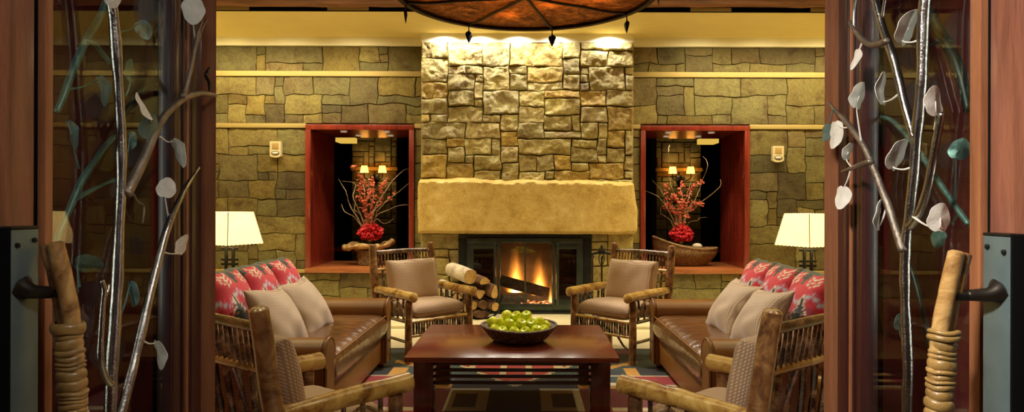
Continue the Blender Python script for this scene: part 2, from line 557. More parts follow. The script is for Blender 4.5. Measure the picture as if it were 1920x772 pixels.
CHAND_W = .55; WASH_W = 42; FILLCH_W = 66; SIDE_W = 84; DOWN_W = 46; KEY_W = 700; FILL_W = 50; LOW_W = 190
NICHE_W = 24; SCON_W = 6; FIRE_W = 4; VEST_L = 3.5; VEST_R = 24; VEST_B = 9; VEST_SL = 1.0; VEST_SR = 1.4
# ================================================================== THE ROOM
YW, YC = 8.74, 8.50            # wall face, chimney face
XL, XR = -4.45, 4.45
CHL, CHR = -1.367, 1.41        # chimney breast
N1 = (-2.993, -1.515); N2 = (1.566, 3.052); NZ = (.532, 2.55); NB_Y = 9.82
ZT = 3.62

STONE_SIDE = [(0.1935, 0.1548, 0.0499), (0.172, 0.1419, 0.0499), (0.2193, 0.172, 0.0559), (0.1505, 0.129, 0.0516), (0.215, 0.1591, 0.0413), (0.1419, 0.1118, 0.0473), (0.1806, 0.1548, 0.0585), (0.1677, 0.1247, 0.0473)]
STONE_CH = [(.38, .31, .115), (.36, .29, .10), (.41, .33, .12), (.41, .285, .07), (.34, .285, .12), (.42, .35, .16)]

def ashlar(x0, x1, z0, z1, u, rnd, wmax=6, hmax=3):
    nx = max(1, round((x1 - x0) / u)); nz = max(1, round((z1 - z0) / (u * .92)))
    used = [[False] * nz for _ in range(nx)]
    out = []
    for j in range(nz - 1, -1, -1):
        for i in range(nx):
            if used[i][j]: continue
            big = rnd.random()
            w = rnd.choice([2, 3, 3, 4, 4, 5, 6]) if big > .22 else rnd.choice([1, 1, 2])
            h = rnd.choice([1, 2, 2, 2, 3, 3]) if big > .22 else rnd.choice([1, 1, 2])
            w = min(w, wmax); h = min(h, hmax)
            if h > w: w, h = h, w
            ww = 0
            while ww < w and i + ww < nx and not used[i + ww][j]: ww += 1
            hh = 1
            while hh < h and j - hh >= 0 and all(not used[i + a][j - hh] for a in range(ww)): hh += 1
            for a in range(ww):
                for b_ in range(hh): used[i + a][j - b_] = True
            sx = (x1 - x0) / nx; sz = (z1 - z0) / nz
            out.append((x0 + i * sx, x0 + (i + ww) * sx, z0 + (j - hh + 1) * sz, z0 + (j + 1) * sz))
    return out

def stone(bm, lay, r, y, relief, rough, step, pal, rnd, gap=.006, bev=.03, facet=0.0, dark=.0, jit=.007, reg=None, wamp=.0):
    x0, x1, z0, z1 = r
    x0_, x1_, z0_, z1_ = reg
    def warp(px, pz):
        f = min(1.0, min(px - x0_, x1_ - px, pz - z0_, z1_ - pz) / .12)
        f = max(0.0, f) * wamp
        return px + f * noise.noise(Vector((px * 3.1, pz * 4.3, 7.7))) + f * .5 * noise.noise(Vector((px * 9, pz * 9, 1.2))), pz + f * noise.noise(Vector((px * 3.1, pz * 4.3, 2.1))) + f * .5 * noise.noise(Vector((px * 9, pz * 9, 5.2)))
    jj = lambda: rnd.uniform(-jit, jit)
    c = [(x0 + gap + jj(), z0 + gap + jj()), (x1 - gap + jj(), z0 + gap + jj()), (x1 - gap + jj(), z1 - gap + jj()), (x0 + gap + jj(), z1 - gap + jj())]
    w, h = x1 - x0, z1 - z0
    nx = max(3, int(w / step)); nz = max(3, int(h / step))
    col = list(rnd.choice(pal)); k = rnd.uniform(.82, 1.15)
    if rnd.random() < dark: k *= .72
    col = [q * k for q in col]
    sd = Vector((rnd.random() * 50, rnd.random() * 50, rnd.random() * 50))
    tiltx, tiltz = rnd.uniform(-.35, .35), rnd.uniform(-.35, .35)
    base = relief * rnd.uniform(.6, 1.0)
    g = []
    bu, bv_ = min(.2, bev * .55 / w), min(.2, bev * .55 / h)
    US = [0, bu] + [bu + (1 - 2 * bu) * (i + 1) / (nx - 1) for i in range(nx - 1)] + [1]
    VS = [0, bv_] + [bv_ + (1 - 2 * bv_) * (i + 1) / (nz - 1) for i in range(nz - 1)] + [1]
    nx, nz = len(US) - 1, len(VS) - 1
    for i in range(nx + 1):
        row = []
        for j in range(nz + 1):
            u, v = US[i], VS[j]
            px = (c[0][0] * (1 - u) + c[1][0] * u) * (1 - v) + (c[3][0] * (1 - u) + c[2][0] * u) * v
            pz = (c[0][1] * (1 - u) + c[1][1] * u) * (1 - v) + (c[3][1] * (1 - u) + c[2][1] * u) * v
            e = min(min(u, 1 - u) * w, min(v, 1 - v) * h)
            e2 = min(1.0, e / bev); e2 = e2 * (2 - e2)
            q = Vector((px * 3.2, pz * 3.2, 0)) + sd
            d = base + rough * (noise.fractal(q * 1.6, 1.0, 2.1, 5) + facet * (1.1 - .75 * noise.ridged_multi_fractal(q * 1.5, 1.0, 2.1, 4, 1.0, 2.0))) + relief * .5 * (tiltx * (u - .5) + tiltz * (v - .5))
            d = max(.004, d) * e2
            if i in (0, nx) or j in (0, nz): d = -.012
            else: 
                px += .004 * noise.noise(q * 5); pz += .004 * noise.noise(q * 5 + Vector((9, 0, 0)))
            if wamp: px, pz = warp(px, pz)
            vv = bm.verts.new((px, y - d, pz))
            t = noise.noise(q * .8) * .18 + 1
            vv[lay] = (col[0] * t, col[1] * t, col[2] * t, 1)
            row.append(vv)
        g.append(row)
    for i in range(nx):
        for j in range(nz):
            bm.faces.new((g[i][j], g[i + 1][j], g[i + 1][j + 1], g[i][j + 1]))

def stone_mesh(regions, y, u, seed, pal, **k):
    rnd = random.Random(seed); bm = bmesh.new(); lay = bm.verts.layers.float_color.new('Col')
    wm, hm = k.pop('wmax', 6), k.pop('hmax', 3)
    for (x0, x1, z0, z1) in regions:
        for r in ashlar(x0, x1, z0, z1, u, rnd, wm, hm):
            stone(bm, lay, r, y, pal=pal, rnd=rnd, reg=(x0, x1, z0, z1), **k)
    return bm

# far wall: solid core with the two through-openings, faced with fieldstone
core = bmesh.new()
for (a, b_) in (((XL, YW + .012, 0), (N1[0], NB_Y, 4.3)), ((N1[0], YW + .012, NZ[1]), (N1[1], NB_Y, 4.3)), ((N1[0], YW + .012, 0), (N1[1], NB_Y, NZ[0])),
               ((N1[1], YW + .012, 0), (CHL, NB_Y, 4.3)), ((CHR, YW + .012, 0), (N2[0], NB_Y, 4.3)),
               ((N2[0], YW + .012, NZ[1]), (N2[1], NB_Y, 4.3)), ((N2[0], YW + .012, 0), (N2[1], NB_Y, NZ[0])), ((N2[1], YW + .012, 0), (XR, NB_Y, 4.3)),
               ((CHL, YW + .012, 1.25), (CHR, NB_Y, 4.3)), ((CHL, YW + .4, 0), (CHR, NB_Y, 1.25)), ):
    box(core, a, b_)
struct('wall_far', core, M['mortar'], smooth=False, label='far fieldstone wall behind the fireplace with two window openings', cat='wall')
def side_regions(xa, xb, n):
    return [(xa, xb, 0, .53), (xa, n[0], .58, 2.504), (n[1], xb, .58, 2.504), (xa, xb, 2.567, 3.207), (xa, xb, 3.28, ZT)]
for nm, reg, sd in (('wall_left_stone', side_regions(XL, CHL, N1), 5), ('wall_right_stone', side_regions(CHR, XR, N2), 23)):
    struct(nm, stone_mesh(reg, YW, .128, sd, STONE_SIDE, relief=.014, rough=.012, step=.032, gap=.001, bev=.012, dark=.25, jit=.004, wamp=.034), M['stone_flat'],
           label='olive fieldstone facing %s of the chimney breast' % nm.split('_')[1], cat='wall')

# chimney breast
ch = bmesh.new()
box(ch, (CHL, YC + .012, 1.10), (CHR, YW + .02, ZT)); box(ch, (CHL, YC + .012, 0), (-.872, YW + .02, 1.10)); box(ch, (.872, YC + .012, 0), (CHR, YW + .02, 1.10))
struct('wall_chimney', ch, M['mortar'], smooth=False, label='projecting stone chimney breast', cat='wall')
struct('wall_chimney_stone', stone_mesh([(CHL - .02, CHR + .02, 1.70, ZT)], YC, .118, 41, STONE_CH, relief=.034, rough=.030, step=.012, gap=.0015, bev=.013, facet=.8, wmax=7, hmax=4, wamp=.022),
       M['stone_rough'], angle=35, label='rock faced limestone blocks above the fireplace slab', cat='wall')
struct('wall_chimney_foot_stone', stone_mesh([(CHL - .02, -.872, 0, 1.09), (.872, CHR + .02, 0, 1.09)], YC, .12, 8, STONE_CH, relief=.028, rough=.014, step=.02, gap=.002, bev=.02, facet=.3, wmax=4, wamp=.02),
       M['stone_rough'], angle=35, label='limestone blocks either side of the firebox', cat='wall')
sides = bmesh.new(); lay = sides.verts.layers.float_color.new('Col')
box(sides, (CHL - .02, YC - .0, 0), (CHL - .001, YW, ZT)); box(sides, (CHR + .001, YC, 0), (CHR + .02, YW, ZT))
for v in sides.verts: v[lay] = (.48, .38, .18, 1)
struct('wall_chimney_return', sides, M['stone_rough'], smooth=False, label='side returns of the chimney breast', cat='wall')

# the great lintel slab
def lintel():
    x0, x1, z0, z1 = -1.405, 1.465, 1.085, 1.80
    y0 = 8.33
    nx, nz = 150, 44
    bm = bmesh.new(); g = []
    fn = lambda q, s=0.0: noise.fractal(Vector((q * 2.2 + s, s * 1.3, .3)), 1.0, 2.0, 5)
    for i in range(nx + 1):
        row = []
        for j in range(nz + 1):
            u, v = i / nx, j / nz
            xa = x0 + .012 * fn(v * 1.2, 3) + (.05 * v if False else 0) - .018 * (1 - v) * 0
            xb = x1 + .012 * fn(v * 1.2, 9) - .055 * max(0, v - .45) / .55 - .03 * max(0, .08 - v) / .08
            xa += .02 * max(0, .3 - v)
            x = xa * (1 - u) + xb * u
            za = z0 + .006 * fn(x, 17); zb = z1 + .022 * fn(x * 1.3, 31) - .012 * (x / 1.4)
            z = za * (1 - v) + zb * v
            du, dv, dt = min(u, 1 - u) * (x1 - x0), v * (z1 - z0), (1 - v) * (z1 - z0)
            y = y0 + .004 * noise.fractal(Vector((x * 5, z * 5, 0)), 1, 2, 4)
            bx = .045 + .03 * noise.noise(Vector((x * 6, z * 6, 4)))
            e = min(du, dv * 1.3) / .035
            if e < 1: y += .04 * (1 - e) ** 1.5
            bt = .05 + .03 * noise.noise(Vector((x * 7, 2, 4)))
            if dt < bt: y += (1 - dt / bt) ** .8 * (.15 + .02 * noise.noise(Vector((x * 9, z * 20, 1))))
            row.append(bm.verts.new((x, y, z)))
        g.append(row)
    for i in range(nx):
        for j in range(nz): bm.faces.new((g[i][j], g[i + 1][j], g[i + 1][j + 1], g[i][j + 1]))
    rim = [g[i][0] for i in range(nx + 1)] + [g[nx][j] for j in range(1, nz + 1)] + [g[i][nz] for i in range(nx - 1, -1, -1)] + [g[0][j] for j in range(nz - 1, 0, -1)]
    back = [bm.verts.new((v.co.x, YC + .012, v.co.z)) for v in rim]
    n = len(rim)
    for k in range(n): bm.faces.new((rim[k], back[k], back[(k + 1) % n], rim[(k + 1) % n]))
    bm.faces.new(back)
    return bm
lt = obj('lintel_slab', lintel(), M['lintel'], angle=50)
tag(lt, 'long golden sandstone slab with a broken white top edge over the firebox', 'mantel')

# trims
k = 1
for z0, z1, segs in ((3.207, 3.28, ((XL, CHL), (CHR, XR))), (2.504, 2.567, ((XL, N1[0]), (N1[1], CHL), (CHR, N2[0]), (N2[1], XR))), (.53, .58, ((XL, N1[0]), (N2[1], XR)))):
    bm = bmesh.new()
    for a, b_ in segs: box(bm, (a, YW - .035, z0), (b_, YW + .02, z1), .006)
    struct('trim_%d' % k, bm, M['band'], label='dressed stone band across the fieldstone wall, %s of three' % ('topmost', 'middle', 'lowest')[k - 1], cat='trim'); k += 1
# cornice + soffit
struct('trim_4', B((XL, YW - .06, ZT), (XR, YW + .02, 3.74), .004), M['cornice'], label='pale cream cornice above the fieldstone', cat='trim')
struct('trim_5', B((CHL - .02, YC - .01, ZT + .0), (CHR + .02, YW - .06, 3.74)), M['cornice'], label='pale cream cornice return over the chimney breast', cat='trim')
struct('ceiling_soffit', B((XL, 7.55, 3.735), (XR, YW + .03, 3.85)), M['cream'], smooth=False, label='yellow plaster soffit along the far wall', cat='ceiling')
struct('trim_6', B((XL, 7.52, 3.737), (XR, 7.55, 3.79)), M['black'], smooth=False, label='black air slot along the soffit edge', cat='trim')
bm = bmesh.new()
for a, b_ in (((605 - CX) / 163, (684 - CX) / 163), ((1300 - CX) / 163, (1378 - CX) / 163), ((380 - CX) / 163, (455 - CX) / 163), ((1530 - CX) / 163, (1600 - CX) / 163)):
    box(bm, (a, 7.512, 3.741), (b_, 7.522, 3.781))
struct('trim_7', bm, M['band'], smooth=False, label='cream blanking plates in the black air slot', cat='trim')
bm = T([(XL, 7.43, 3.868), (-2, 7.44, 3.863), (0, 7.43, 3.868), (2, 7.44, 3.872), (XR, 7.43, 3.868)], .105, 14, 12, jit=.1, freq=3, seed=2)
struct('ceiling_beam', bm, M['beam'], label='peeled log beam along the soffit', cat='beam')
struct('ceiling_beam_upper', B((XL, 7.44, 3.95), (XR, 7.60, 4.3)), M['beam'], label='timber fascia above the log beam', cat='beam')
struct('ceiling', B((XL, 2.0, 4.25), (XR, 7.60, 4.35)), M['plank'], smooth=False, label='plank ceiling of the lounge', cat='ceiling')
for nm, x0, x1 in (('wall_left', XL - .1, XL), ('wall_right', XR, XR + .1)):
    struct(nm, B((x0, 2.0, 0), (x1, NB_Y, 4.35)), M['cream'], smooth=False, label='plain cream %s side wall of the lounge' % nm[5:], cat='wall')
# floor
struct('floor', B((-5, -1.6, -.08), (5, 15, 0)), M['floor'], smooth=False, label='pale limestone floor', cat='floor')
struct('floor_hearth', B((-1.7, 7.55, 0), (1.74, YC - .07, .035), .008), M['floor'], label='low pale stone hearth in front of the firebox', cat='hearth')

# -------------------------------------------------- window openings
for idx, (n, side) in enumerate(((N1, 'left'), (N2, 'right'))):
    x0, x1 = n; z0, z1 = NZ; t = .07
    root = link('window_%d' % (idx + 1), None); root.location = ((x0 + x1) / 2, YW, z0); root['kind'] = 'structure'
    root['label'] = 'deep red mahogany framed opening %s of the fireplace' % side; root['category'] = 'window'
    hw = (x1 - x0) / 2; hh = z1 - z0
    d0, d1 = -.045, NB_Y - YW
    bm = bmesh.new()
    box(bm, (-hw, d0, t), (-hw + t, .03, hh - t), .004); box(bm, (hw - t, d0, t), (hw, .03, hh - t), .004); box(bm, (-hw, d0, hh - t), (hw, .03, hh), .004)
    obj('window_casing', bm, M['redwood'], root)
    bm = bmesh.new()
    box(bm, (-hw, .0, t), (-hw + t - .01, d1, hh - t)); box(bm, (hw - t + .01, 0, t), (hw, d1, hh - t)); box(bm, (-hw, .03, hh - t + .01), (hw, d1, hh))
    obj('window_lining', bm, M['redwood'], root, smooth=False)
    obj('window_sill', B((-hw, d0 - .01, 0), (hw, d1, t), .006), M['sillwood'], root)
    for (ax, ay) in ((-.3, .25), (.3, .25), (-.22, .75), (.25, .75)):
        q = obj('downlight', L([(0, .004), (.03, .004), (.045, 0), (.05, -.004), (.0, -.004)][::-1], 20, (ax, ay, hh - t + .004)), M['downlight'], root)

# -------------------------------------------------- lounge seen through the openings
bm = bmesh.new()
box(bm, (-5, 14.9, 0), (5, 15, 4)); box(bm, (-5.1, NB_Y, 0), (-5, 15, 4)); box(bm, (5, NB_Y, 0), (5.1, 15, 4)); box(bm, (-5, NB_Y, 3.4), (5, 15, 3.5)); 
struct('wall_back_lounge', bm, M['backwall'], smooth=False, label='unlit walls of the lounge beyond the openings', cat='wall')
for px, sd, nm in ((702, 3, 'left'), (1272, 4, 'right')):
    xc = (px - CX) * 13 / F
    pier = link('wall_pier_%s' % nm, None); pier['kind'] = 'structure'; pier['label'] = 'fieldstone pier seen through the %s opening' % nm; pier['category'] = 'wall'
    obj('pier_core', B((xc - .46, 13.02, 0), (xc + .46, 13.5, 3.4)), M['mortar'], pier, smooth=False)
    obj('pier_stone', stone_mesh([(xc - .46, xc + .46, 0, 2.16), (xc - .46, xc + .46, 2.23, 3.4)], 13.0, .12, 70 + sd, STONE_SIDE, relief=.02, rough=.01, step=.06, gap=.004, bev=.02), M['stone_flat'], pier)
    obj('pier_band', B((xc - .47, 12.96, 2.16), (xc + .47, 13.03, 2.23)), M['band'], pier)
    # sconce
    s = thing('wall_sconce', 'two armed wall sconce with lit shades on the pier in the %s opening' % nm, 'sconce', (xc + .02, 12.94, 2.02))
    obj('back_plate', L([(0, -.05), (.09, -.05), (.10, 0), (.09, .05), (0, .05)], 20), M['iron'], s)
    for sx in (-1, 1):
        obj('arm', T([(0, 0, 0), (sx * .09, -.10, -.05), (sx * .18, -.12, 0), (sx * .18, -.12, .09)], .012, 8), M['iron'], s)
        obj('lamp_shade', L([(.085, .09), (.06, .225), (.058, .225), (.083, .09)], 20, (sx * .18, -.12, 0)), M['sconceshade'], s)
    xs = ((645 if nm == 'left' else 1331) - CX) * 12.2 / F
    c = thing('cove_light', 'glowing yellow ceiling strip seen through the %s opening' % nm, 'light', (xs, 12.2, 2.66))
    obj('housing', B((-.17, -.03, .10), (.17, .35, .16)), M['iron'], c); obj('lens', B((-.16, -.025, .0), (.16, .33, .10)), M['covelight'], c)
    tb = thing('console_table', 'low dark red console table beyond the %s opening' % nm, 'table', ((655 - CX) * 11 / F if nm == 'left' else (1330 - CX) * 11 / F, 11, 0))
    obj('table_top', B((-.6, -.25, .68), (.6, .25, .73), .01), M['redwood'], tb)
    for sx in (-1, 1):
        for sy in (-1, 1): obj('leg', B((sx * .55 - .03, sy * .2 - .03, 0), (sx * .55 + .03, sy * .2 + .03, .68)), M['redwood'], tb)

# -------------------------------------------------- portal wall and vestibule
YP = 2.12
JL, JR = -1.10, 1.062            # clear opening between casings' outer edges
bm = bmesh.new()
box(bm, (-2.6, YP, 0), (JL, YP + .14, 2.95)); box(bm, (JR, YP, 0), (2.6, YP + .14, 2.95)); box(bm, (JL, YP, 2.62), (JR, YP + .14, 4.3))
box(bm, (-4.5, YP, 0), (-2.6, YP + .14, 4.3)); box(bm, (2.6, YP, 0), (4.5, YP + .14, 4.3)); box(bm, (-2.6, YP, 2.95), (2.6, YP + .14, 4.3))
struct('wall_portal', bm, M['redpanel'], smooth=False, label='dark red panelled wall around the doorway', cat='wall')
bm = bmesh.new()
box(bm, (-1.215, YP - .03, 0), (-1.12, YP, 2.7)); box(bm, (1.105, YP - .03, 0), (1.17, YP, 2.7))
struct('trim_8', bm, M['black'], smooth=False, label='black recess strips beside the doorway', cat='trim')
for nm, x0, x1, side in (('trim_9', -1.03, -.967, 'left'), ('trim_10', .925, .978, 'right')):
    q = -1 if side == 'left' else 1
    m_ = .4838 if q < 0 else .4672
    xi, xo = q * 2.0 * m_, (x0 if q < 0 else x1)
    bm = prism(bmesh.new(), [(xo, 2.0), (xi, 2.0), (q * (YP + .145) * (m_ + .002), YP + .145), (q * 1.16, YP + .145)], 'z', 0, 2.66)
    struct(nm, bm, M['casing'], label='orange cherry casing on the %s side of the doorway' % side, cat='trim')
struct('trim_11', B((-1.03, 2.0, 2.60), (.978, YP + .16, 2.66)), M['casing'], label='head casing of the doorway', cat='trim')
bm = bmesh.new()
box(bm, (-2.7, -1.6, 0), (-2.6, YP, 2.95)); box(bm, (2.6, -1.6, 0), (2.7, YP, 2.95)); box(bm, (-2.7, -1.7, 0), (2.7, -1.6, 2.95))
struct('wall_vestibule', bm, M['redpanel'], smooth=False, label='dark panelled vestibule walls', cat='wall')
struct('ceiling_vestibule', B((-2.7, -1.7, 2.95), (2.7, YP, 3.05)), M['plank'], smooth=False, label='plank ceiling of the vestibule', cat='ceiling')
# ================================================================== THE DOORS
def make_door(name, s, xf, ys, label):
    """s=-1 left leaf, +1 right leaf; xf = |x| of the face; ys = leaf positions along y"""
    y_edge, y_g0, y_g1, y_bead, y_glass, y_end = ys
    root = link(name, None); root['kind'] = 'structure'; root['label'] = label; root['category'] = 'door'
    X = lambda d: s * (xf + d)         # d>0 goes into the leaf, d<0 stands proud towards the passage
    TH = .045
    obj('lock_stile', B((X(0), y_edge, .02), (X(TH), y_g0, 2.58), .004), M['doorwood'], root)
    bm = B((X(.016), y_g0, .02), (X(TH - .01), y_g1, 2.58)); obj('shadow_groove', bm, M['black'], root, smooth=False)
    obj('glazing_bead', B((X(0), y_g1, .25), (X(TH), y_bead, 2.44), .003), M['casing'], root)
    bm = bmesh.new()
    w = y_end - y_glass
    box(bm, (X(.004), y_glass, .02), (X(TH), y_end, 2.58), .003)
    for f0, f1, d in ((.03, .18, -.003), (.30, .36, -.006), (.62, .95, -.003)):
        box(bm, (X(d + .004), y_glass + w * f0, .02), (X(.01), y_glass + w * f1, 2.58), .003)
    obj('hinge_stile', bm, M['darkwood'], root)
    obj('moulding', B((X(-.004), y_glass + w * .40, .25), (X(.01), y_glass + w * .46, 2.44), .002), M['casing'], root)
    bm = B((X(0), y_bead - .02, 2.44), (X(TH), y_glass + .02, 2.58), .004); box(bm, (X(0), y_bead - .02, .02), (X(TH), y_glass + .02, .25), .004)
    obj('rail', bm, M['doorwood'], root)
    obj('glass_pane', B((X(.018), y_bead - .012, .24), (X(.026), y_glass + .012, 2.45)), M['glass'], root, smooth=False)
    def D(px, py, off=.03):
        x = s * (xf - off); Y = x * F / (px - CX)
        return P(px, py, Y)
    return root, D, X

def branch(root, D, pts, w, mat, off=.03, seed=0, jit=.22, label=None):
    """pts in photo pixels along the leaf's plane, w = widths in metres"""
    q = [D(p[0], p[1], off if len(p) < 3 else p[2]) for p in pts]
    o = obj('branch', T(q, w, 10, 6, jit=jit, freq=16, seed=seed), mat, root, angle=None)
    if label: o['label'] = label
    return o

def leaf(parent, c, Lm, Wm, ang, mat, stem=None, seed=0, yawsign=1):
    """aspen leaf of real shape, turned about its long axis until it looks Wm wide; ang = tilt of its tip in the picture plane"""
    full = .86 * Lm
    yaw = math.acos(max(.12, min(1, Wm / full))) * yawsign
    a = math.radians(ang)
    view = Vector((c.x, c.y, 0)).normalized()
    right = Vector((view.y, -view.x, 0))
    upv = Vector((0, 0, 1))
    tip = right * math.sin(a) + upv * math.cos(a)
    side = (right * math.cos(a) - upv * math.sin(a))
    side2 = side * math.cos(yaw) + view * math.sin(yaw)
    nrm = tip.cross(side2).normalized()
    bm = bmesh.new()
    N = 28; rnd = random.Random(seed)
    def shape(k):
        t = 2 * PI * k / N
        y = -math.cos(t)                                   # -1 base .. 1 tip
        wdt = (abs(math.sin(t)) ** .85) * (1 - .16 * y) * .5 * (1 + .035 * math.sin(7 * t + seed))
        x = math.copysign(wdt, math.sin(t))
        if y < -.8: y -= .0
        if y > .92: y += .05
        if abs(x) < .12 and y < -.7: y += .12              # heart notch at the stem
        return x, y * .5
    rings = []
    for fz, th in ((1, .0006), (1, -.0006)):
        rows = []
        for f in (1.0, .62, .28):
            row = []
            for k in range(N):
                x, y = shape(k)
                x *= f; y *= f
                z = .10 * (abs(x) * 1.6) ** 1.2 - .10 * y * y + .015 * math.sin(9 * y + seed) * abs(x) * 4
                co = c + side2 * (x * full) + tip * (y * Lm) + nrm * (z * Lm + th)
                row.append(bm.verts.new(co))
            rows.append(row)
        cen = bm.verts.new(c + nrm * th)
        for a_, b_ in zip(rows, rows[1:]):
            for k in range(N): bm.faces.new((a_[k], a_[(k + 1) % N], b_[(k + 1) % N], b_[k]))
        for k in range(N): bm.faces.new((rows[-1][k], rows[-1][(k + 1) % N], cen))
        rings.append(rows[0])
    for k in range(N): bm.faces.new((rings[0][k], rings[0][(k + 1) % N], rings[1][(k + 1) % N], rings[1][k]))
    base = c - tip * (.36 * Lm)
    if stem is not None:
        mid = (base + stem) / 2 + Vector((0, 0, -.006))
        tube(bm, [c - nrm * .001, base, mid, stem], [.0012, .0016, .002, .003], 6, 4)
    return obj('leaf', bm, mat, parent, angle=50)

# ---------------------------------------------------------------- left leaf
d1, D1, X1 = make_door('door_1', -1, 1.0, (1.206, 1.304, 1.333, 1.356, 1.818, 1.985), 'left open glass door with metal aspen branches and a rawhide wrapped branch handle')
px2m = lambda D, px, py, n, off=.03: n * D(px, py, off).y / F
def LF(parent, D, px, py, L_, W_, ang, mat, stem=None, off=.045, seed=0, ys=1):
    c = D(px, py, off); k = c.y / F
    st = D(stem[0], stem[1], off - .012) if stem else None
    return leaf(parent, c, L_ * k, W_ * k, ang, M[mat], st, seed, ys)
SV, BR = M['silver'], M['browniron']
trunk = branch(d1, D1, [(206, -30), (208, 0), (213, 40), (221, 150), (227, 250), (228, 320), (226, 386), (222, 480), (219, 560), (213, 650), (208, 772), (206, 850)], [.0125, .0125, .0125, .0115, .0115, .012, .012, .0125, .013, .0135, .014, .014], SV, seed=1)
LF(trunk, D1, 212, 3, 30, 22, 40, 'leaf', (214, 30), seed=12)
bA = branch(d1, D1, [(238, 366), (250, 340), (268, 304), (290, 250), (312, 214), (335, 192), (352, 182), (375, 177), (404, 180)], [.012, .0125, .012, .0115, .011, .0105, .010, .0085, .006], BR, seed=2, off=.04)
LF(bA, D1, 334, 288, 56, 17, 160, 'leaf', (300, 258), seed=3)
LF(bA, D1, 271, 203, 56, 11, -28, 'leaf', (281, 232), seed=4)
LF(bA, D1, 281, 240, 50, 30, 12, 'tealleaf', (277, 292), seed=5)
bA1 = branch(d1, D1, [(342, 184), (350, 158), (359, 122), (366, 84), (372, 58), (378, 42)], [.007, .0065, .006, .005, .004, .003], BR, seed=6, off=.045)
LF(bA1, D1, 360, 22, 50, 38, 172, 'leaf', (366, 84), seed=7)
branch(d1, D1, [(362, 105), (376, 60), (387, 38)], [.004, .0035, .002], BR, seed=8, off=.045)
branch(d1, D1, [(392, 172), (391, 155), (386, 142), (392, 128)], [.003, .005, .006, .003], M['bronze'], seed=9, off=.045)
bB = branch(d1, D1, [(222, 800), (230, 772), (246, 706), (262, 640), (276, 578), (290, 520), (305, 460), (318, 420), (330, 390), (350, 350), (373, 316)], [.012, .012, .0118, .0115, .011, .0105, .010, .009, .0085, .007, .004], SV, seed=10, off=.045)
LF(bB, D1, 312, 354, 38, 46, 10, 'leaf', (318, 418), seed=11)
LF(bB, D1, 343, 461, 40, 18, 18, 'leaf', (300, 472), seed=13)
LF(bB, D1, 299, 666, 56, 17, 172, 'leaf', (262, 636), seed=14)
bC = branch(d1, D1, [(210, 722), (203, 716), (194, 696), (189, 668), (191, 610), (194, 570), (196, 545), (192, 528)], [.008, .0075, .007, .0065, .006, .0055, .006, .004], SV, seed=15, off=.05)
branch(d1, D1, [(197, 560), (203, 545), (205, 535)], [.004, .0045, .003], SV, seed=16, off=.05)
branch(d1, D1, [(250, 366), (258, 380), (270, 390), (268, 420)], [.003, .003, .0025, .002], BR, seed=17, off=.04)
LF(trunk, D1, 248, 552, 50, 16, 172, 'tealleaf', (228, 590), off=.03, seed=18)
# twigs on the far face of the pane
TL = M['tealleaf']
bT = branch(d1, D1, [(206, -20), (196, 12), (180, 46), (163, 74), (146, 110), (131, 148), (119, 182), (106, 212)], [.0085, .0085, .0085, .008, .008, .0078, .0075, .007], TL, off=-.05, seed=20)
LF(bT, D1, 191, 172, 58, 16, 170, 'tealleaf', (122, 170), off=-.045, seed=21)
LF(bT, D1, 134, 255, 56, 13, 168, 'tealleaf', (148, 318), off=-.045, seed=22)
LF(bT, D1, 245, 135, 42, 16, 0, 'tealleaf', (237, 180), off=-.04, seed=23)
LF(bT, D1, 246, 265, 34, 14, 176, 'tealleaf', (236, 305), off=-.04, seed=24)
branch(d1, D1, [(160, 78), (176, 84), (188, 98), (206, 120)], [.006, .007, .006, .006], TL, off=-.045, seed=25)
bT2 = branch(d1, D1, [(214, 258), (196, 278), (178, 304), (160, 330), (145, 358), (130, 396), (112, 438), (106, 460)], [.006, .0065, .007, .0075, .0075, .0075, .007, .006], TL, off=-.05, seed=26)
branch(d1, D1, [(214, 340), (190, 350), (166, 362), (140, 378)], [.0055, .0055, .0055, .005], TL, off=-.05, seed=27)
bD = branch(d1, D1, [(296, 44), (300, 72), (301, 100), (296, 140), (286, 158), (262, 172), (246, 192), (232, 222)], [.006, .0075, .008, .0085, .008, .007, .0065, .006], M['iron'], off=-.05, seed=28)
branch(d1, D1, [(301, 74), (308, 52), (322, 38)], [.006, .005, .004], M['iron'], off=-.05, seed=29)
LF(bT2, D1, 166, 498, 46, 34, 100, 'tealleaf', (150, 540), off=-.04, seed=30)
LF(bT, D1, 268, 58, 36, 26, 150, 'tealleaf', (222, 62), off=-.04, seed=31)  # solid leaf added where the glass only mirrors a leaf

# ---------------------------------------------------------------- right leaf
d2, D2, X2 = make_door('door_2', 1, .965, (1.205, 1.331, 1.358, 1.392, 1.829, 1.985), 'right open glass door with metal aspen branches and a rawhide wrapped branch handle')
trunk2 = branch(d2, D2, [(1734, -30), (1733, 0), (1730, 50), (1727, 150), (1721, 225), (1713, 325), (1707, 386), (1700, 440), (1697, 511), (1700, 600), (1703, 690), (1702, 772), (1702, 850)], [.013, .013, .013, .0125, .0125, .0122, .0122, .012, .0122, .0125, .0125, .0125, .0125], SV, seed=41)
r1 = branch(d2, D2, [(1634, -20), (1641, 4), (1657, 60), (1675, 110), (1692, 180), (1704, 225), (1714, 256)], [.0085, .009, .010, .0105, .0105, .0105, .011], SV, seed=42, off=.035)
branch(d2, D2, [(1592, 39), (1603, 56), (1616, 72), (1632, 82), (1648, 80), (1662, 74)], [.0045, .0065, .0075, .008, .008, .008], BR, seed=43, off=.045)
branch(d2, D2, [(1600, 50), (1600, 20), (1604, -10)], [.004, .0035, .003], SV, seed=44, off=.045)
branch(d2, D2, [(1653, 30), (1656, 8), (1660, -12)], [.005, .0045, .004], SV, seed=45, off=.045)
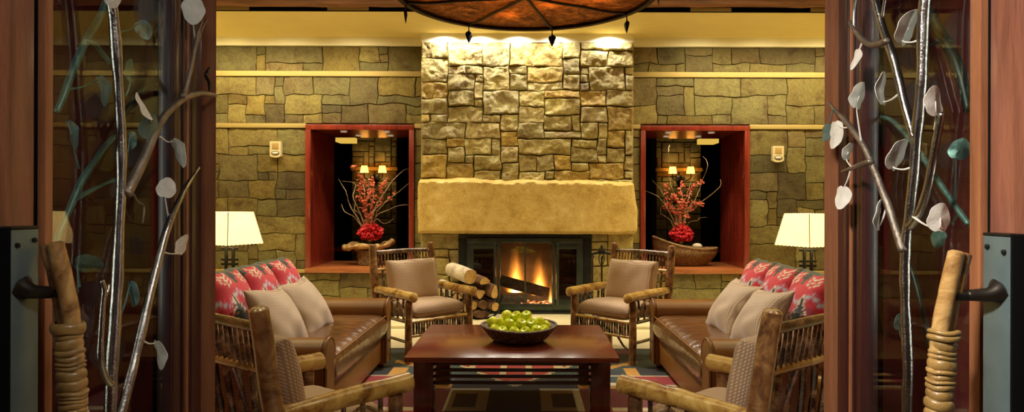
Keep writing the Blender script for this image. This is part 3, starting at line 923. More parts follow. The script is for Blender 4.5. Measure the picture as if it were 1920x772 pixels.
rB = branch(d2, D2, [(1553, 190), (1566, 206), (1586, 226), (1604, 250), (1620, 274), (1640, 318), (1653, 352), (1666, 386), (1681, 430), (1693, 468)], [.0035, .006, .0075, .008, .0085, .009, .009, .0095, .010, .0105], BR, seed=46, off=.04)
branch(d2, D2, [(1579, 320), (1600, 312), (1618, 305), (1632, 300)], [.004, .0065, .0075, .008], BR, seed=47, off=.05)
rC = branch(d2, D2, [(1765, 210), (1760, 236), (1752, 280), (1744, 325), (1736, 362), (1724, 396), (1706, 424)], [.007, .0085, .009, .0095, .010, .010, .0105], SV, seed=48, off=.04)
LF(trunk2, D2, 1702, 50, 66, 25, 25, 'leaf', (1724, 72), seed=50)
LF(rC, D2, 1753, 188, 58, 27, -2, 'leaf', (1752, 240), seed=51, off=.05)
LF(r1, D2, 1655, 165, 62, 14, 2, 'leaf', (1685, 174), seed=52, off=.05)
LF(r1, D2, 1602, 109, 40, 14, 196, 'leaf', (1616, 76), seed=53, off=.055)
LF(rB, D2, 1610, 178, 50, 22, 14, 'leaf', (1614, 262), seed=54, off=.055)
LF(trunk2, D2, 1684, 289, 62, 24, 24, 'leaf', (1709, 312), seed=55, off=.05)
LF(rB, D2, 1564, 250, 52, 24, 184, 'leaf', (1594, 236), seed=56, off=.055)
LF(rB, D2, 1549, 246, 34, 18, 190, 'browniron' if False else 'tealleaf', (1561, 204), seed=57, off=.06)
LF(rB, D2, 1590, 283, 34, 14, 18, 'leaf', (1600, 312), seed=58, off=.06)
LF(rB, D2, 1578, 368, 44, 26, 190, 'leaf', (1596, 312), seed=59, off=.06)
LF(rB, D2, 1649, 402, 58, 8, 4, 'leaf', (1662, 388), seed=60, off=.055)
LF(trunk2, D2, 1763, 406, 54, 35, 6, 'leaf', (1712, 404), seed=61, off=.06)
tl2 = branch(d2, D2, [(1652, 217), (1668, 222), (1690, 240), (1712, 266), (1735, 300), (1762, 342), (1790, 382), (1816, 418)], [.005, .006, .007, .007, .0072, .0075, .0075, .007], TL, off=-.05, seed=62)
branch(d2, D2, [(1745, 22), (1760, 54), (1778, 86), (1794, 120), (1806, 160), (1816, 205)], [.011, .0115, .012, .012, .0115, .011], M['iron'], off=-.05, seed=63)
branch(d2, D2, [(1745, 82), (1762, 76), (1784, 74)], [.004, .006, .006], M['iron'], off=-.05, seed=64)
branch(d2, D2, [(1692, 470), (1712, 510), (1735, 600), (1752, 680), (1765, 740)], [.007, .008, .008, .008, .007], M['iron'], off=-.05, seed=65)
LF(tl2, D2, 1799, 277, 40, 36, 20, 'tealleaf', (1790, 372), off=-.045, seed=66)
LF(tl2, D2, 1758, 444, 36, 24, 186, 'tealleaf', (1800, 396), off=-.045, seed=67)
LF(tl2, D2, 1688, 600, 34, 14, 10, 'tealleaf', (1695, 640), off=-.045, seed=68)
bE = branch(d2, D2, [(1622, 300), (1617, 340), (1614, 372), (1620, 400), (1632, 440), (1634, 520)], [.004, .004, .005, .004, .003, .003], SV, off=-.04, seed=69)

# ---------------------------------------------------------------- plates and handles
def lock_set(root, s, xf, yp0, yp1, ztop, xh_top, xh_bot, yh, zt, tilt_x):
    pl = obj('lock_plate', B((s * (xf - .03), yp0, .60), (s * (xf + .001), yp1, ztop), .003), M['plate'], root)
    obj('plate_end_shade', B((s * (xf - .031), yp0 - .006, .60), (s * (xf + .02), yp0, ztop + .004), .002), M['black'], pl)  # black slab added for the shade on the plate's near end
    obj('plate_cap', B((s * (xf - .031), yp0, ztop), (s * (xf + .001), yp1, ztop + .006), .002), M['bronze'], pl)
    bm = bmesh.new()
    for yy, zz in ((yp0 + .2 * (yp1 - yp0), ztop - .03), (yp0 + .8 * (yp1 - yp0), ztop - .022)):
        tube(bm, [(s * (xf - .028), yy, zz), (s * (xf - .034), yy, zz)], .005, 10, 1)
    obj('screw', bm, M['iron'], pl)
    # bracket arm from plate to handle
    zb = EYE - (549 - CY) * yh / F
    fr = .5
    xm = xh_top + (xh_bot - xh_top) * .3
    ya = (yp0 + yp1) / 2 - .008
    br = obj('bracket', T([(s * (xf - .028), ya, zb + .012), (s * (xf - .045), ya + .006, zb + .004), (s * (xf - .062), yh, zb - .002), (s * (xm - .0), yh, zb - .004)], [.026, .014, .0115, .011], 14, 4), M['bronze'], root)
    # handle: two grown-together peeled sticks, lower half bound with rawhide
    zs = [zt, zt - .08, zt - .155, zt - .30, zt - .50, zt - .66]
    xs = [xh_top, xh_top + (xh_bot - xh_top) * .42, xh_top + (xh_bot - xh_top) * .75, xh_bot, xh_bot, xh_bot + (xh_top - xh_bot) * .3]
    hb = obj('handle', T([(s * (x - .006), yh, z) for x, z in zip(xs, zs)], [.0155, .0165, .016, .016, .016, .0145], 14, 6, jit=.08, freq=20, seed=3), M['handlewood'], root)
    obj('side_stick', T([(s * (x + .014), yh + .004, z - .004) for x, z in zip(xs, zs)], [.0125, .0115, .010, .011, .011, .010], 12, 6, jit=.16, freq=24, seed=8), M['post'], hb)
    bm = bmesh.new(); rnd = random.Random(int(xf * 1000))
    z = zs[2]; k = 0
    prof = []
    while z > zs[4]:
        hgt = rnd.choice([.008, .010, .013, .022])
        t = (zt - z) / (zt - zs[4]); xc = s * ((xs[2] if z > zs[3] else xs[3]) - .0 if False else (xs[2] + (xs[3] - xs[2]) * min(1, max(0, (zs[2] - z) / (zs[2] - zs[3])))) + .001)
        r = .0255 + rnd.uniform(-.0012, .0022) + .004 * (zs[2] - z < .012)
        ty = rnd.uniform(-.1, .1)
        wob = lambda a, rr, zz, ty=ty: ty * .02 * math.cos(a) + .0012 * math.sin(3 * a + z * 40)
        lathe(bm, [(r - .008, -hgt), (r - .003, -hgt + .0008), (r - .0006, -hgt * .75), (r, -hgt / 2), (r - .0006, -hgt * .25), (r - .003, -.0008), (r - .008, 0)], 22, (xc, yh, z), 1.0, 1.0, wob)
        z -= hgt * .92
    obj('rawhide_wrap', bm, M['rawhide'], hb, angle=60)
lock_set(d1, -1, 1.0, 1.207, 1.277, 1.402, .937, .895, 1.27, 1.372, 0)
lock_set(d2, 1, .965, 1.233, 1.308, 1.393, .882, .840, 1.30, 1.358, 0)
# ================================================================== LOG CHAIRS
CW, CDEP = .342, .29
def make_chair(label):
    t = thing('log_armchair', label, 'armchair', group='rustic log armchairs around the table')
    K, PB, SP = M['bark'], M['post'], M['spindle']
    rb = lambda z: .285 + .105 * max(0, (z - .36) / .70)          # rear post y at height z
    for sx in (-1, 1):
        obj('back_post', T([(sx * CW, rb(0), 0), (sx * CW, rb(.36), .36), (sx * (CW + .004), rb(.7), .7), (sx * CW, rb(1.05), 1.055)], [.036, .040, .040, .038], 14, 6, jit=.12, freq=9, seed=sx * 3), PB, t)
        obj('leg', T([(sx * CW, -CDEP, 0), (sx * (CW + .004), -CDEP, .3), (sx * CW, -CDEP, .575)], [.032, .035, .033], 14, 6, jit=.12, freq=9, seed=sx * 5 + 1), PB, t)
        obj('arm', T([(sx * CW, rb(.62) - .035, .628), (sx * (CW + .006), .10, .632), (sx * (CW - .004), -.12, .625), (sx * CW, -.37, .618)], [.038, .041, .044, .045], 16, 8, jit=.13, freq=10, seed=sx * 7 + 2, dome=.3), M['peeled'], t)
        obj('side_rail', T([(sx * CW, rb(.385) - .03, .385), (sx * CW, -CDEP + .03, .385)], .017, 10, 6, jit=.12, freq=14), K, t)
        obj('stretcher', T([(sx * CW, .255, .20), (sx * CW, -.255, .20)], .014, 10, 6, jit=.12, freq=14), K, t)
        for k, y in enumerate((-.20, -.10, 0.0, .10, .19)):
            obj('spindle', T([(sx * CW, y, .395), (sx * (CW + .006), y + .004, .49), (sx * CW, y, .60)], .0115, 8, 4, jit=.25, freq=22, seed=k + sx), SP, t)
        obj('bent_twig', T([(sx * (CW + .016), -.24, .39), (sx * (CW + .018), -.20, .50), (sx * (CW + .018), -.08, .575), (sx * (CW + .018), .04, .50), (sx * (CW + .016), .09, .39)], .008, 8, 6, jit=.2, freq=20), SP, t)
        obj('corner_brace', T([(sx * (CW - .03), -CDEP, .13), (sx * .24, -CDEP + .004, .17), (sx * .18, -CDEP, .245)], .010, 8, 6, jit=.2, freq=20), K, t)
    obj('top_rail', T([(-CW + .03, rb(.985), .985), (0, rb(.985) + .012, .99), (CW - .03, rb(.985), .985)], .021, 12, 8, jit=.12, freq=12), K, t)
    obj('mid_rail', T([(-CW + .03, rb(.815), .815), (0, rb(.815) + .012, .815), (CW - .03, rb(.815), .815)], .0165, 12, 8, jit=.12, freq=12), M['peeled'], t)
    obj('seat_back_rail', T([(-CW + .03, .285, .36), (CW - .03, .285, .36)], .018, 12, 8, jit=.12, freq=12), K, t)
    obj('seat_front_rail', T([(-CW + .03, -CDEP, .385), (CW - .03, -CDEP, .385)], .018, 12, 8, jit=.12, freq=12), M['peeled'], t)
    obj('skirt_rail', T([(-CW + .03, -CDEP, .255), (CW - .03, -CDEP, .255)], .015, 12, 8, jit=.12, freq=12), M['peeled'], t)
    rnd = random.Random(5)
    n = 16
    for k in range(n):
        x = -CW + .06 + (2 * CW - .12) * k / (n - 1)
        obj('spindle', T([(x + rnd.uniform(-.003, .003), rb(.82) + .010, .825), (x, rb(.9) + .012, .90), (x + rnd.uniform(-.003, .003), rb(.98) + .010, .975)], .0080, 8, 4, jit=.25, freq=24, seed=k), SP, t)
    n = 21
    for k in range(n):
        x = -CW + .05 + (2 * CW - .10) * k / (n - 1)
        obj('spindle', T([(x, -CDEP, .26), (x + rnd.uniform(-.004, .004), -CDEP - .002, .32), (x, -CDEP, .38)], .0122, 8, 4, jit=.25, freq=24, seed=k + 40), SP, t)
    for k in range(6):
        x = -.24 + .096 * k
        obj('spindle', T([(x, .29, .365), (x + rnd.uniform(-.012, .012), rb(.6) + .010, .58), (x + rnd.uniform(-.006, .006), rb(.81) + .006, .81)], .0145, 8, 5, jit=.25, freq=18, seed=k + 80), SP, t)
    for a, b_, c in ((-.28, -.13, -.02), (.28, .13, .02)):
        obj('bent_twig', T([(a, .295, .40), ((a + b_) / 2, rb(.6) + .024, .62), (b_, rb(.81) + .02, .80)], .010, 8, 6, jit=.25, freq=20, seed=a), K, t)
    # upholstery
    Ms = Matrix.Translation((0, -.01, .462)) @ Matrix.Rotation(math.radians(-1.5), 4, 'X')
    obj('seat_cushion', cushion(.585, .56, .165, 26, 7, .42, wr=.006, seed=2, M=Ms), M['check'], t, angle=None)
    ang = math.radians(78)
    Mb = Matrix.Translation((0, .19, .705)) @ Matrix.Rotation(ang, 4, 'X')
    obj('back_cushion', cushion(.56, .42, .155, 24, 6, .42, pinch=.01, wr=.008, seed=6, M=Mb), M['check'], t, angle=None)
    return t
ch0 = make_chair('log armchair with fine check cushions left of the fire, backed by the left flower opening')
def face(fx, fy): return math.atan2(fx, -fy)
ch0.location = (-1.0, 6.28, 0); ch0.rotation_euler = (0, 0, face(.67, -.74))
G = 'rustic log armchairs around the table'
dup(ch0, (.93, 6.26, 0), face(-.69, -.72), 'log armchair with fine check cushions right of the fire, beside the fire tools', G)
dup(ch0, (-1.045, 2.93, 0), face(.60, .80), 'near log armchair seen from behind in front of the left leather sofa', G)
dup(ch0, (.955, 2.92, 0), face(-.62, .78), 'near log armchair seen from behind in front of the right leather sofa', G)

# ================================================================== SOFAS
# local frame: sofa faces +x (local), length along y, origin on the floor at the middle of its footprint
SLEN, SDEP, ARM = 1.92, 1.12, .20
def make_sofa(label):
    t = thing('leather_sofa', label, 'sofa', group='brown leather sofas')
    hx, hy = SDEP / 2, SLEN / 2
    LP = M['leather_plain']
    obj('base', B((-hx + .02, -hy + ARM - .02, .07), (hx - .045, hy - ARM + .02, .30), .02, 3), LP, t)
    # arms: rolled profile, drawn in (y,z)
    for s in (-1, 1):
        yi, yo = s * (hy - ARM), s * hy
        prof = []
        w = ARM
        pr = [(0.01, .05), (0.01, .46)]
        R_ = .118; cx_, cz = w * .5, .505
        for k in range(0, 15):
            a = math.radians(200 - k * 220 / 14)
            pr.append((cx_ + R_ * math.cos(a), cz + R_ * math.sin(a)))
        pr += [(w - .02, .44), (w - .02, .05)]
        poly = [(yi + s * p[0], p[1]) for p in pr]
        bm = prism(bmesh.new(), poly, 'x', -hx + .03, hx - .012)
        es = [e for e in bm.edges if abs(e.verts[0].co.x - e.verts[1].co.x) < 1e-5 and e.verts[0].co.x > 0]
        bmesh.ops.bevel(bm, geom=es, offset=.012, segments=3, affect='EDGES')
        a_ = obj('arm', bm, LP, t, angle=50)
        # front panel with welt and nails
        p2 = [(yi + s * (w * .5 + (p[0] - w * .5) * .84), .07 + (p[1] - .05) * .955) for p in pr]
        bm = prism(bmesh.new(), p2, 'x', hx - .02, hx + .004)
        obj('front_panel', bm, LP, a_, angle=50)
        bm = tube(bmesh.new(), [(hx - .002, p[0], p[1]) for p in [(yi + s * (w * .5 + (q[0] - w * .5) * .95), .06 + (q[1] - .05) * .985) for q in pr]], .007, 8, 1)
        obj('welt', bm, LP, a_)
        bm = bmesh.new()
        for q in range(22):
            z = .09 + q * .017
            for yy in (yi + s * (.02), ):
                sph(bm, (hx - .0, yy + s * .012, z), .0055, 8, 6)
        obj('nailhead_trim', bm, M['bronze'], a_)
        for xx in (-hx + .10, hx - .07):
            obj('foot', T([(xx, s * (hy - .09), 0), (xx, s * (hy - .09), .06)], [.026, .034], 12, 1), M['tableleg'], t)
    bm = B((-hx, -hy + .04, .10), (-hx + .19, hy - .04, .83), .05, 4)
    obj('back', bm, LP, t)
    Ms = Matrix.Translation((.06, 0, .395)) @ Matrix.Rotation(0, 4, 'X')
    crown = lambda u, v: .022 * (1 - u * u) * (1 - v * v) + .012 * max(0, u - .40) * (math.sin(v * 34 + 3 * noise.noise(Vector((u * 2, v * 5, 1)))) * (.6 + .8 * noise.noise(Vector((v * 6, 2, u)))) ) * (1 - v ** 8)
    obj('seat_cushion', cushion(SDEP - .10, SLEN - 2 * ARM + .015, .225, 90, 14, .32, wr=.003, seed=4, M=Ms, zc=crown), M['leather'], t, angle=None)
    bm = tube(bmesh.new(), [(.06 + (SDEP - .10) / 2 - .012, -hy + ARM + .02, .482), (.06 + (SDEP - .10) / 2 - .004, 0, .487), (.06 + (SDEP - .10) / 2 - .012, hy - ARM - .02, .482)], .006, 8, 10)
    obj('seat_piping', bm, LP, t)
    return t
SY = 4.86
s1 = make_sofa('brown leather sofa with rolled arms on the left of the table')
s1.location = (-1.22 - SDEP / 2, SY, 0)
s2 = dup(s1, (1.135 + SDEP / 2, SY, 0), PI, 'brown leather sofa with rolled arms on the right of the table', 'brown leather sofas')

# kilim cushions (three a side) and tan pillows (two a side)
def kilim(u, v):
    q = 60.0
    iu, iv = int(u * q), int(v * q)
    uu = iu / q; vv = iv / q
    red, dark, cream, pink, grey, green, wine = (.44, .010, .020), (.012, .014, .011), (.55, .45, .30), (.50, .06, .09), (.40, .40, .44), (.09, .10, .03), (.22, .008, .02)
    c = red
    def tree(cx, v0, h, w, up=1):
        t = (vv - v0) / h if up > 0 else (v0 + h - vv) / h
        if 0 <= t < 1:
            half = w * (1 - t) * (1.0 if int(t * 10) % 2 == 0 else .55)
            return half - abs(uu - cx)
        return -9
    # pale serrated zigzag across the middle
    z = abs(((uu * 2 + .25) % 1) * 2 - 1)
    zz = .47 + .16 * round(z * 5) / 5 + .02 * (iu % 2)
    d = vv - zz
    if abs(d) < .020: c = grey
    elif abs(d) < .055: c = pink
    elif d < -.12 and vv < .5: c = wine
    # dark pines standing in the valleys, cream edged
    for cx, v0, h, w, up in ((.25, .22, .40, .19, 1), (.75, .22, .40, .19, 1), (0, .06, .24, .12, 1), (.5, .06, .24, .12, 1), (1, .06, .24, .12, 1), (.5, .74, .22, .15, -1), (0, .74, .22, .15, -1), (1, .74, .22, .15, -1)):
        k = tree(cx, v0, h, w, up)
        if k > 0: c = dark
        elif k > -.022: c = cream if up > 0 else green
    # cream branching combs
    for cx in (.25, .75):
        if abs(uu - cx) < .012 and .70 < vv < .90: c = cream
        for r_ in (.73, .79, .85):
            if abs(vv - r_ - abs(uu - cx) * .5) < .012 and abs(uu - cx) < .13: c = cream
    if vv > .93: c = dark if iu % 6 < 3 else green
    return c
KM = None
def place_cushion(name, mesh, loc, eul, label, cat, group):
    o = link(name, mesh); o.location = loc; o.rotation_euler = eul
    return tag(o, label, cat, group)
km = finish(cushion(.52, .54, .25, 60, 3.2, .48, pinch=.05, wr=.012, seed=1, col=kilim), 'kilim_cushion', M['kilim'])
tm = finish(cushion(.49, .46, .21, 30, 2.4, .55, pinch=.10, wr=.014, seed=9), 'check_pillow', M['tan_check'])
ords = {0: 'nearest the doorway', 1: 'in the middle of the three', 2: 'farthest, beside the far arm'}
from mathutils import Euler
for s, sx, xo in (('left', -1, -1.22), ('right', 1, 1.135)):
    for k, y in enumerate((SY - .49, SY, SY + .49)):
        # local y -> up, local z -> towards the seat front
        lean = math.radians(24)
        inw = -sx
        up = Vector((-inw * math.sin(lean), 0, math.cos(lean)))
        nz = Vector((inw * math.cos(lean), 0, math.sin(lean)))
        xx = up.cross(nz)
        Mx = Matrix((xx, up, nz)).transposed()
        e = Mx.to_euler()
        place_cushion('kilim_cushion', km, (xo + sx * .80, y, .755), e, 'red kilim back cushion on the %s sofa, %s' % (s, ords[k]), 'cushion', 'kilim back cushions')
    for k, (y, dx, z, yaw, roll) in enumerate(((4.35, .46, .685, 4, 6), (4.89, .45, .68, 6, -3))):
        lean = math.radians(32 if k == 0 else 33)
        inw = Vector((-sx * math.cos(math.radians(yaw)), -math.sin(math.radians(yaw)), 0))
        up = Vector((0, 0, 1)) * math.cos(lean) - inw * math.sin(lean)
        nz = inw * math.cos(lean) + Vector((0, 0, 1)) * math.sin(lean)
        xx = up.cross(nz)
        Mx = Matrix((xx, up, nz)).transposed() @ Matrix.Rotation(math.radians(roll * sx), 3, 'Z')
        place_cushion('check_pillow', tm, (xo + sx * dx, y, z), Mx.to_euler(), 'tan check throw pillow on the %s sofa, %s' % (s, 'by the near arm' if k == 0 else 'leaning against the farther red cushions'), 'pillow', 'tan check throw pillows')

# ================================================================== COFFEE TABLE
TX, TY0, TY1, TZ = -.085, 4.18, 5.34, .46
tb = thing('coffee_table', 'low cherry coffee table with slatted rails in front of the fire', 'table', (TX, (TY0 + TY1) / 2, 0))
hd = (TY1 - TY0) / 2; hw = .705
bm = bmesh.new()
for k in range(5):
    pass
obj('tabletop', B((-hw, -hd, TZ - .035), (hw, hd, TZ), .004), M['tablewood'], tb)
for sx in (-1, 1):
    for sy in (-1, 1):
        obj('leg', B((sx * (hw - .055) , sy * (hd - .04), 0), (sx * (hw - .185), sy * (hd - .17), TZ - .035), .006), M['tableleg'], tb)
for z in (.395, .352, .310, .268):
    for sy in (-1, 1):
        obj('rail', B((-hw + .185, sy * (hd - .105) - .012, z - .010), (hw - .185, sy * (hd - .105) + .012, z + .010), .003), M['darkwood'], tb)
    for sx in (-1, 1):
        obj('rail', B((sx * (hw - .12) - .012, -hd + .17, z - .010), (sx * (hw - .12) + .012, hd - .17, z + .010), .003), M['darkwood'], tb)

# bowl of apples
bx, by = -.045, 4.72
def bowl():
    bm = bmesh.new()
    prof = [(0, .004), (.17, .004), (.205, .03), (.245, .075), (.268, .105), (.262, .108), (.238, .08), (.198, .038), (.165, .016), (0, .016)]
    lathe(bm, prof, 48, wob=lambda a, r, z: .006 * math.sin(2 * a + 1) * (z / .1))
    rnd = random.Random(3)
    for k in range(13):
        f = k / 12
        r = .178 + .094 * f ** .9; z = .012 + .098 * f ** 1.15
        pts = []
        n = 64
        for i in range(n):
            a = 2 * PI * i / n
            wv = .0045 * (1 if (i + k) % 2 else -1)
            pts.append(((r + wv) * math.cos(a), (r + wv) * math.sin(a), z + .006 * math.sin(2 * a + 1) * (z / .1) + rnd.uniform(-.002, .002)))
        tube(bm, pts, .0058 if k < 12 else .0085, 6, 1, closed=True)
    return bm
bw = thing('woven_bowl', 'wide dark woven bowl heaped with green apples on the coffee table', 'bowl', (bx, by, TZ))
obj('basket_wall', bowl(), M['darkwicker'], bw, angle=None)
bm = bmesh.new()
pts = [(.275 * math.cos(2 * PI * i / 48), .275 * math.sin(2 * PI * i / 48), .112 + .007 * math.sin(4 * PI * i / 48 + 1)) for i in range(48)]
tube(bm, pts, .009, 8, 1, closed=True, jit=.3, freq=60)
obj('rim', bm, M['darkwicker'], bw)
AR = .04
ap = thing('green_apple', '', 'apple', group='green apples in the woven bowl')
prof = [(0.0, .024), (.006, .026), (.014, .033), (.024, .0345), (.033, .026), (.0372, .008), (.0362, -.008), (.030, -.023), (.021, -.032), (.012, -.0335), (.006, -.030), (0, -.027)]
obj('fruit', L([(r_ * 1.09, z_ * 1.09) for r_, z_ in prof], 24), M['apple'], ap)
obj('stem', T([(0, 0, .022), (.001, 0, .032), (.005, .001, .043)], [.0016, .0014, .002], 6, 3), M['twig'], ap)
row = [('front', [(-.172, -.085), (-.116, -.145), (-.036, -.178), (.050, -.178), (.126, -.135), (.182, -.075)], .088),
       ('middle', [(-.195, .005), (-.142, -.055), (-.072, -.098), (.016, -.104), (.092, -.070), (.155, -.012)], .132),
       ('top', [(-.088, -.015), (-.014, -.022), (.056, -.012)], .176),
       ('back', [(-.125, .115), (-.045, .155), (.045, .155), (.125, .115), (.195, .02)], .10),
       ('buried', [(-.055, -.025), (.03, -.03), (.095, .03), (-.10, .05), (-.01, .06), (.06, .09), (-.12, -.02)], .075)]
onames = ['leftmost', 'second from left', 'third from left', 'fourth from left', 'fifth from left', 'sixth from left']
first = True
for rn, ps, z in row:
    for k, (x, y) in enumerate(ps):
        o = ap if first else dup(ap, (0, 0, 0), 0)
        first = False
        rz = RND.uniform(0, 6.28)
        o.location = (bx + x, by + y, TZ + z + (RND.uniform(-.004, .004) if rn != 'buried' else 0)); o.rotation_euler = (RND.uniform(-.7, .7), RND.uniform(-.6, .6), rz)
        o['label'] = {'front': 'green apple at the near rim of the bowl, ' + onames[k % 6], 'middle': 'green apple in the middle tier of the heap, ' + onames[k % 6],
                      'top': 'green apple on top of the heap, ' + ('left', 'centre', 'right')[k % 3], 'back': 'green apple along the far rim of the bowl, ' + onames[k % 6],
                      'buried': 'green apple buried inside the heap in the bowl'}[rn]

# ================================================================== RUG
def rugcol(x, y):
    x -= -.08
    ax = abs(x)
    teal, navy, red, mar, cream, orng, blk, brn = (.018, .045, .045), (.012, .018, .035), (.30, .018, .02), (.13, .012, .015), (.48, .40, .24), (.50, .24, .035), (.008, .008, .009), (.05, .022, .015)
    if y > 6.42: return blk
    if y > 6.25: return mar if .6 < ax < 1.12 else teal
    if y > 5.47:
        # central stepped red triangle
        hwid = .60 * (y - 5.10) / .80
        if ax < hwid and y < 5.95:
            e = hwid - ax
            if e < .05: return cream
            m = (ax + .02) % .27
            st = (y - 5.47) % .19
            if .10 < m < .17 and st < .13: return cream
            return red
        # orange diagonal bars
        d = y - (5.62 + (ax - .70) * .80)
        if .72 < ax < 1.12 and abs(d) < .05: return orng
        if .95 < ax < 1.08 and 5.47 < y < 5.72: return orng
        if ax >= 1.08 and y < 5.75: return blk
        if .75 < ax < .92 and 5.50 < y < 5.60: return navy
        return teal
    if y > 5.43 and ax > .66: return cream
    hwid = .60 * (y - 5.10) / .80
    if y > 5.10 and ax < hwid:
        return cream if hwid - ax < .045 else red
    if y > 5.17: 
        if ax > 1.02: return red
        if ax > .9: return orng
        if ax > .72: return cream if y < 5.25 else teal
        return blk if ax < .5 else teal
    if y > 5.06:
        if .50 < ax < .70: return orng
        if ax > .70: return cream if y > 5.12 else orng
        return blk
    if y > 4.5:
        if ax < .19: return blk
        if ax < .50:
            if .28 < ax < .46 and 4.60 < y < 4.94: return brn
            return cream
        if ax < .52 + (5.06 - y) * .1: return mar
        if y < 4.60 and ax > .7: return cream
        return mar if ax < 1.3 else red
    z = (y % .9)
    if z < .08: return cream
    if z < .3: return teal
    if z < .38: return orng
    if ax < .4: return blk
    return mar if int(ax * 3) % 2 else red
bm = bmesh.new(); lay = bm.loops.layers.float_color.new('Col')
x0, x1, y0, y1, cs = -2.35, 2.25, 2.35, 6.50, .028
nx, ny = int((x1 - x0) / cs), int((y1 - y0) / cs)
vs = [[bm.verts.new((x0 + (x1 - x0) * i / nx, y0 + (y1 - y0) * j / ny, .006)) for j in range(ny + 1)] for i in range(nx + 1)]
for i in range(nx):
    for j in range(ny):
        f = bm.faces.new((vs[i][j], vs[i + 1][j], vs[i + 1][j + 1], vs[i][j + 1]))
        c = rugcol(x0 + (i + .5) * (x1 - x0) / nx, y0 + (j + .5) * (y1 - y0) / ny)
        for lp in f.loops: lp[lay] = (*c, 1)
r = bmesh.ops.extrude_face_region(bm, geom=list(bm.edges) if False else [e for e in bm.edges if e.is_boundary])
for v in [g for g in r['geom'] if isinstance(g, bmesh.types.BMVert)]: v.co.z = .001
tag(obj('area_rug', bm, M['rug'], smooth=False), 'large dark teal and red patterned rug under the seating', 'rug')
# ================================================================== FIREPLACE
S = 141.7; YF = YC - .03
fx = lambda px: (px - CX) / S
fz = lambda py: EYE - (py - CY) / S
fs = thing('fire_screen', 'grey steel fireplace surround with folding glass doors', 'fireplace', (0, YF, 0))
GS, DS = M['greysteel'], M['darksteel']
def fb(name, x0, y0, x1, y1, d0, d1, m, parent=fs, bev=.004):
    return obj(name, B((fx(x0), -d0, fz(y1)), (fx(x1), -d1, fz(y0)), bev), m, parent)
bm = bmesh.new()
for q in ((861, 439, 1109, 446), (861, 446, 876, 592), (1093, 446, 1109, 592)):
    box(bm, (fx(q[0]), -.01, max(.036, fz(q[3]))), (fx(q[2]), .03, fz(q[1])), .004)
obj('outer_frame', bm, DS, fs)
bm = bmesh.new()
for q in ((876, 446, 1093, 455), (876, 455, 889, 583), (1081, 455, 1093, 583), (889, 455, 937, 466), (1037, 455, 1081, 466), (889, 561, 937, 583), (1037, 561, 1081, 583), (937, 569, 1037, 583)):
    box(bm, (fx(q[0]), -.03, max(.04, fz(q[3]))), (fx(q[2]), .015, fz(q[1])), .003)
obj('door_frame', bm, GS, fs)
obj('base', B((fx(866), -.09, .036), (fx(1104), .02, fz(583)), .006), DS, fs)
bm = bmesh.new()
for a, b_ in ((926, 930), (934, 938.5), (1035.5, 1040), (1043, 1048)):
    box(bm, (fx(a), -.05, fz(571)), (fx(b_), .0, fz(455)), .004)
obj('door_stile', bm, GS, fs)
for sx, a in ((-1, 929), (1, 1045)):
    h = obj('hinge', T([(fx(a), -.055, fz(478)), (fx(a), -.06, fz(462)), (fx(a + sx * 1.5), -.055, fz(456)), (fx(a - sx * 3.5), -.05, fz(455))], [.009, .010, .012, .009], 10, 4), GS, fs)
obj('meeting_stile', B((fx(983.7), -.05, fz(569)), (fx(986.6), -.01, fz(456)), .003), GS, fs)
for x0, x1, m, nm in ((889, 926, M['smoked'], 'side_pane'), (1048, 1081, M['smoked'], 'side_pane'), (938.5, 983.7, M['fireglass'], 'door_pane'), (986.6, 1035.5, M['fireglass'], 'door_pane')):
    obj(nm, B((fx(x0), -.022, fz(569)), (fx(x1), -.018, fz(455))), m, fs, smooth=False)
obj('latch', T([(fx(929), -.06, fz(545)), (fx(926), -.075, fz(538)), (fx(930), -.085, fz(532)), (fx(932), -.075, fz(537))], .006, 8, 5), M['iron'], fs)
# firebox
bm = bmesh.new()
for a, b_ in (((-.87, 9.10, 0), (.87, 9.15, 1.2)), ((-.87, YC, 1.10), (.87, 9.12, 1.2)), ((-.90, YC + .02, 0), (-.86, 9.12, 1.2)), ((.86, YC + .02, 0), (.90, 9.12, 1.2)), ((-.87, YC, 0), (.87, 9.12, .06))):
    box(bm, a, b_)
for x in (-.86, .86):
    pass
struct('wall_firebox', bm, M['firebrick'], smooth=False, label='sooty brick lining of the firebox', cat='firebox')
gr = thing('fire_grate', 'iron grate holding the embers in the firebox', 'grate', (.0, 8.76, .06))
for x in (-.30, -.18, -.06, .06, .18, .30):
    obj('grate_bar', T([(x, -.16, .07), (x, -.13, .03), (x, .14, .03)], .010, 8, 3), M['iron'], gr)
for y in (-.12, .12):
    obj('cross_bar', T([(-.36, y, .018), (.36, y, .018)], .009, 8, 1), M['iron'], gr)
    for x in (-.3, .3): obj('foot', T([(x, y, 0), (x, y, .02)], .010, 8, 1), M['iron'], gr)
bm = bmesh.new(); rnd = random.Random(2)
for k in range(60):
    sph(bm, (rnd.uniform(-.33, .36), rnd.uniform(-.12, .12), .055 + rnd.uniform(-.01, .02)), rnd.uniform(.018, .034), 7, 5, (1.3, 1, .7))
em = obj('ember_bed', bm, M['ember']); em.location = (0, 8.76, .06); em['kind'] = 'stuff'
tag(em, 'glowing bed of embers under the burning logs', 'embers')
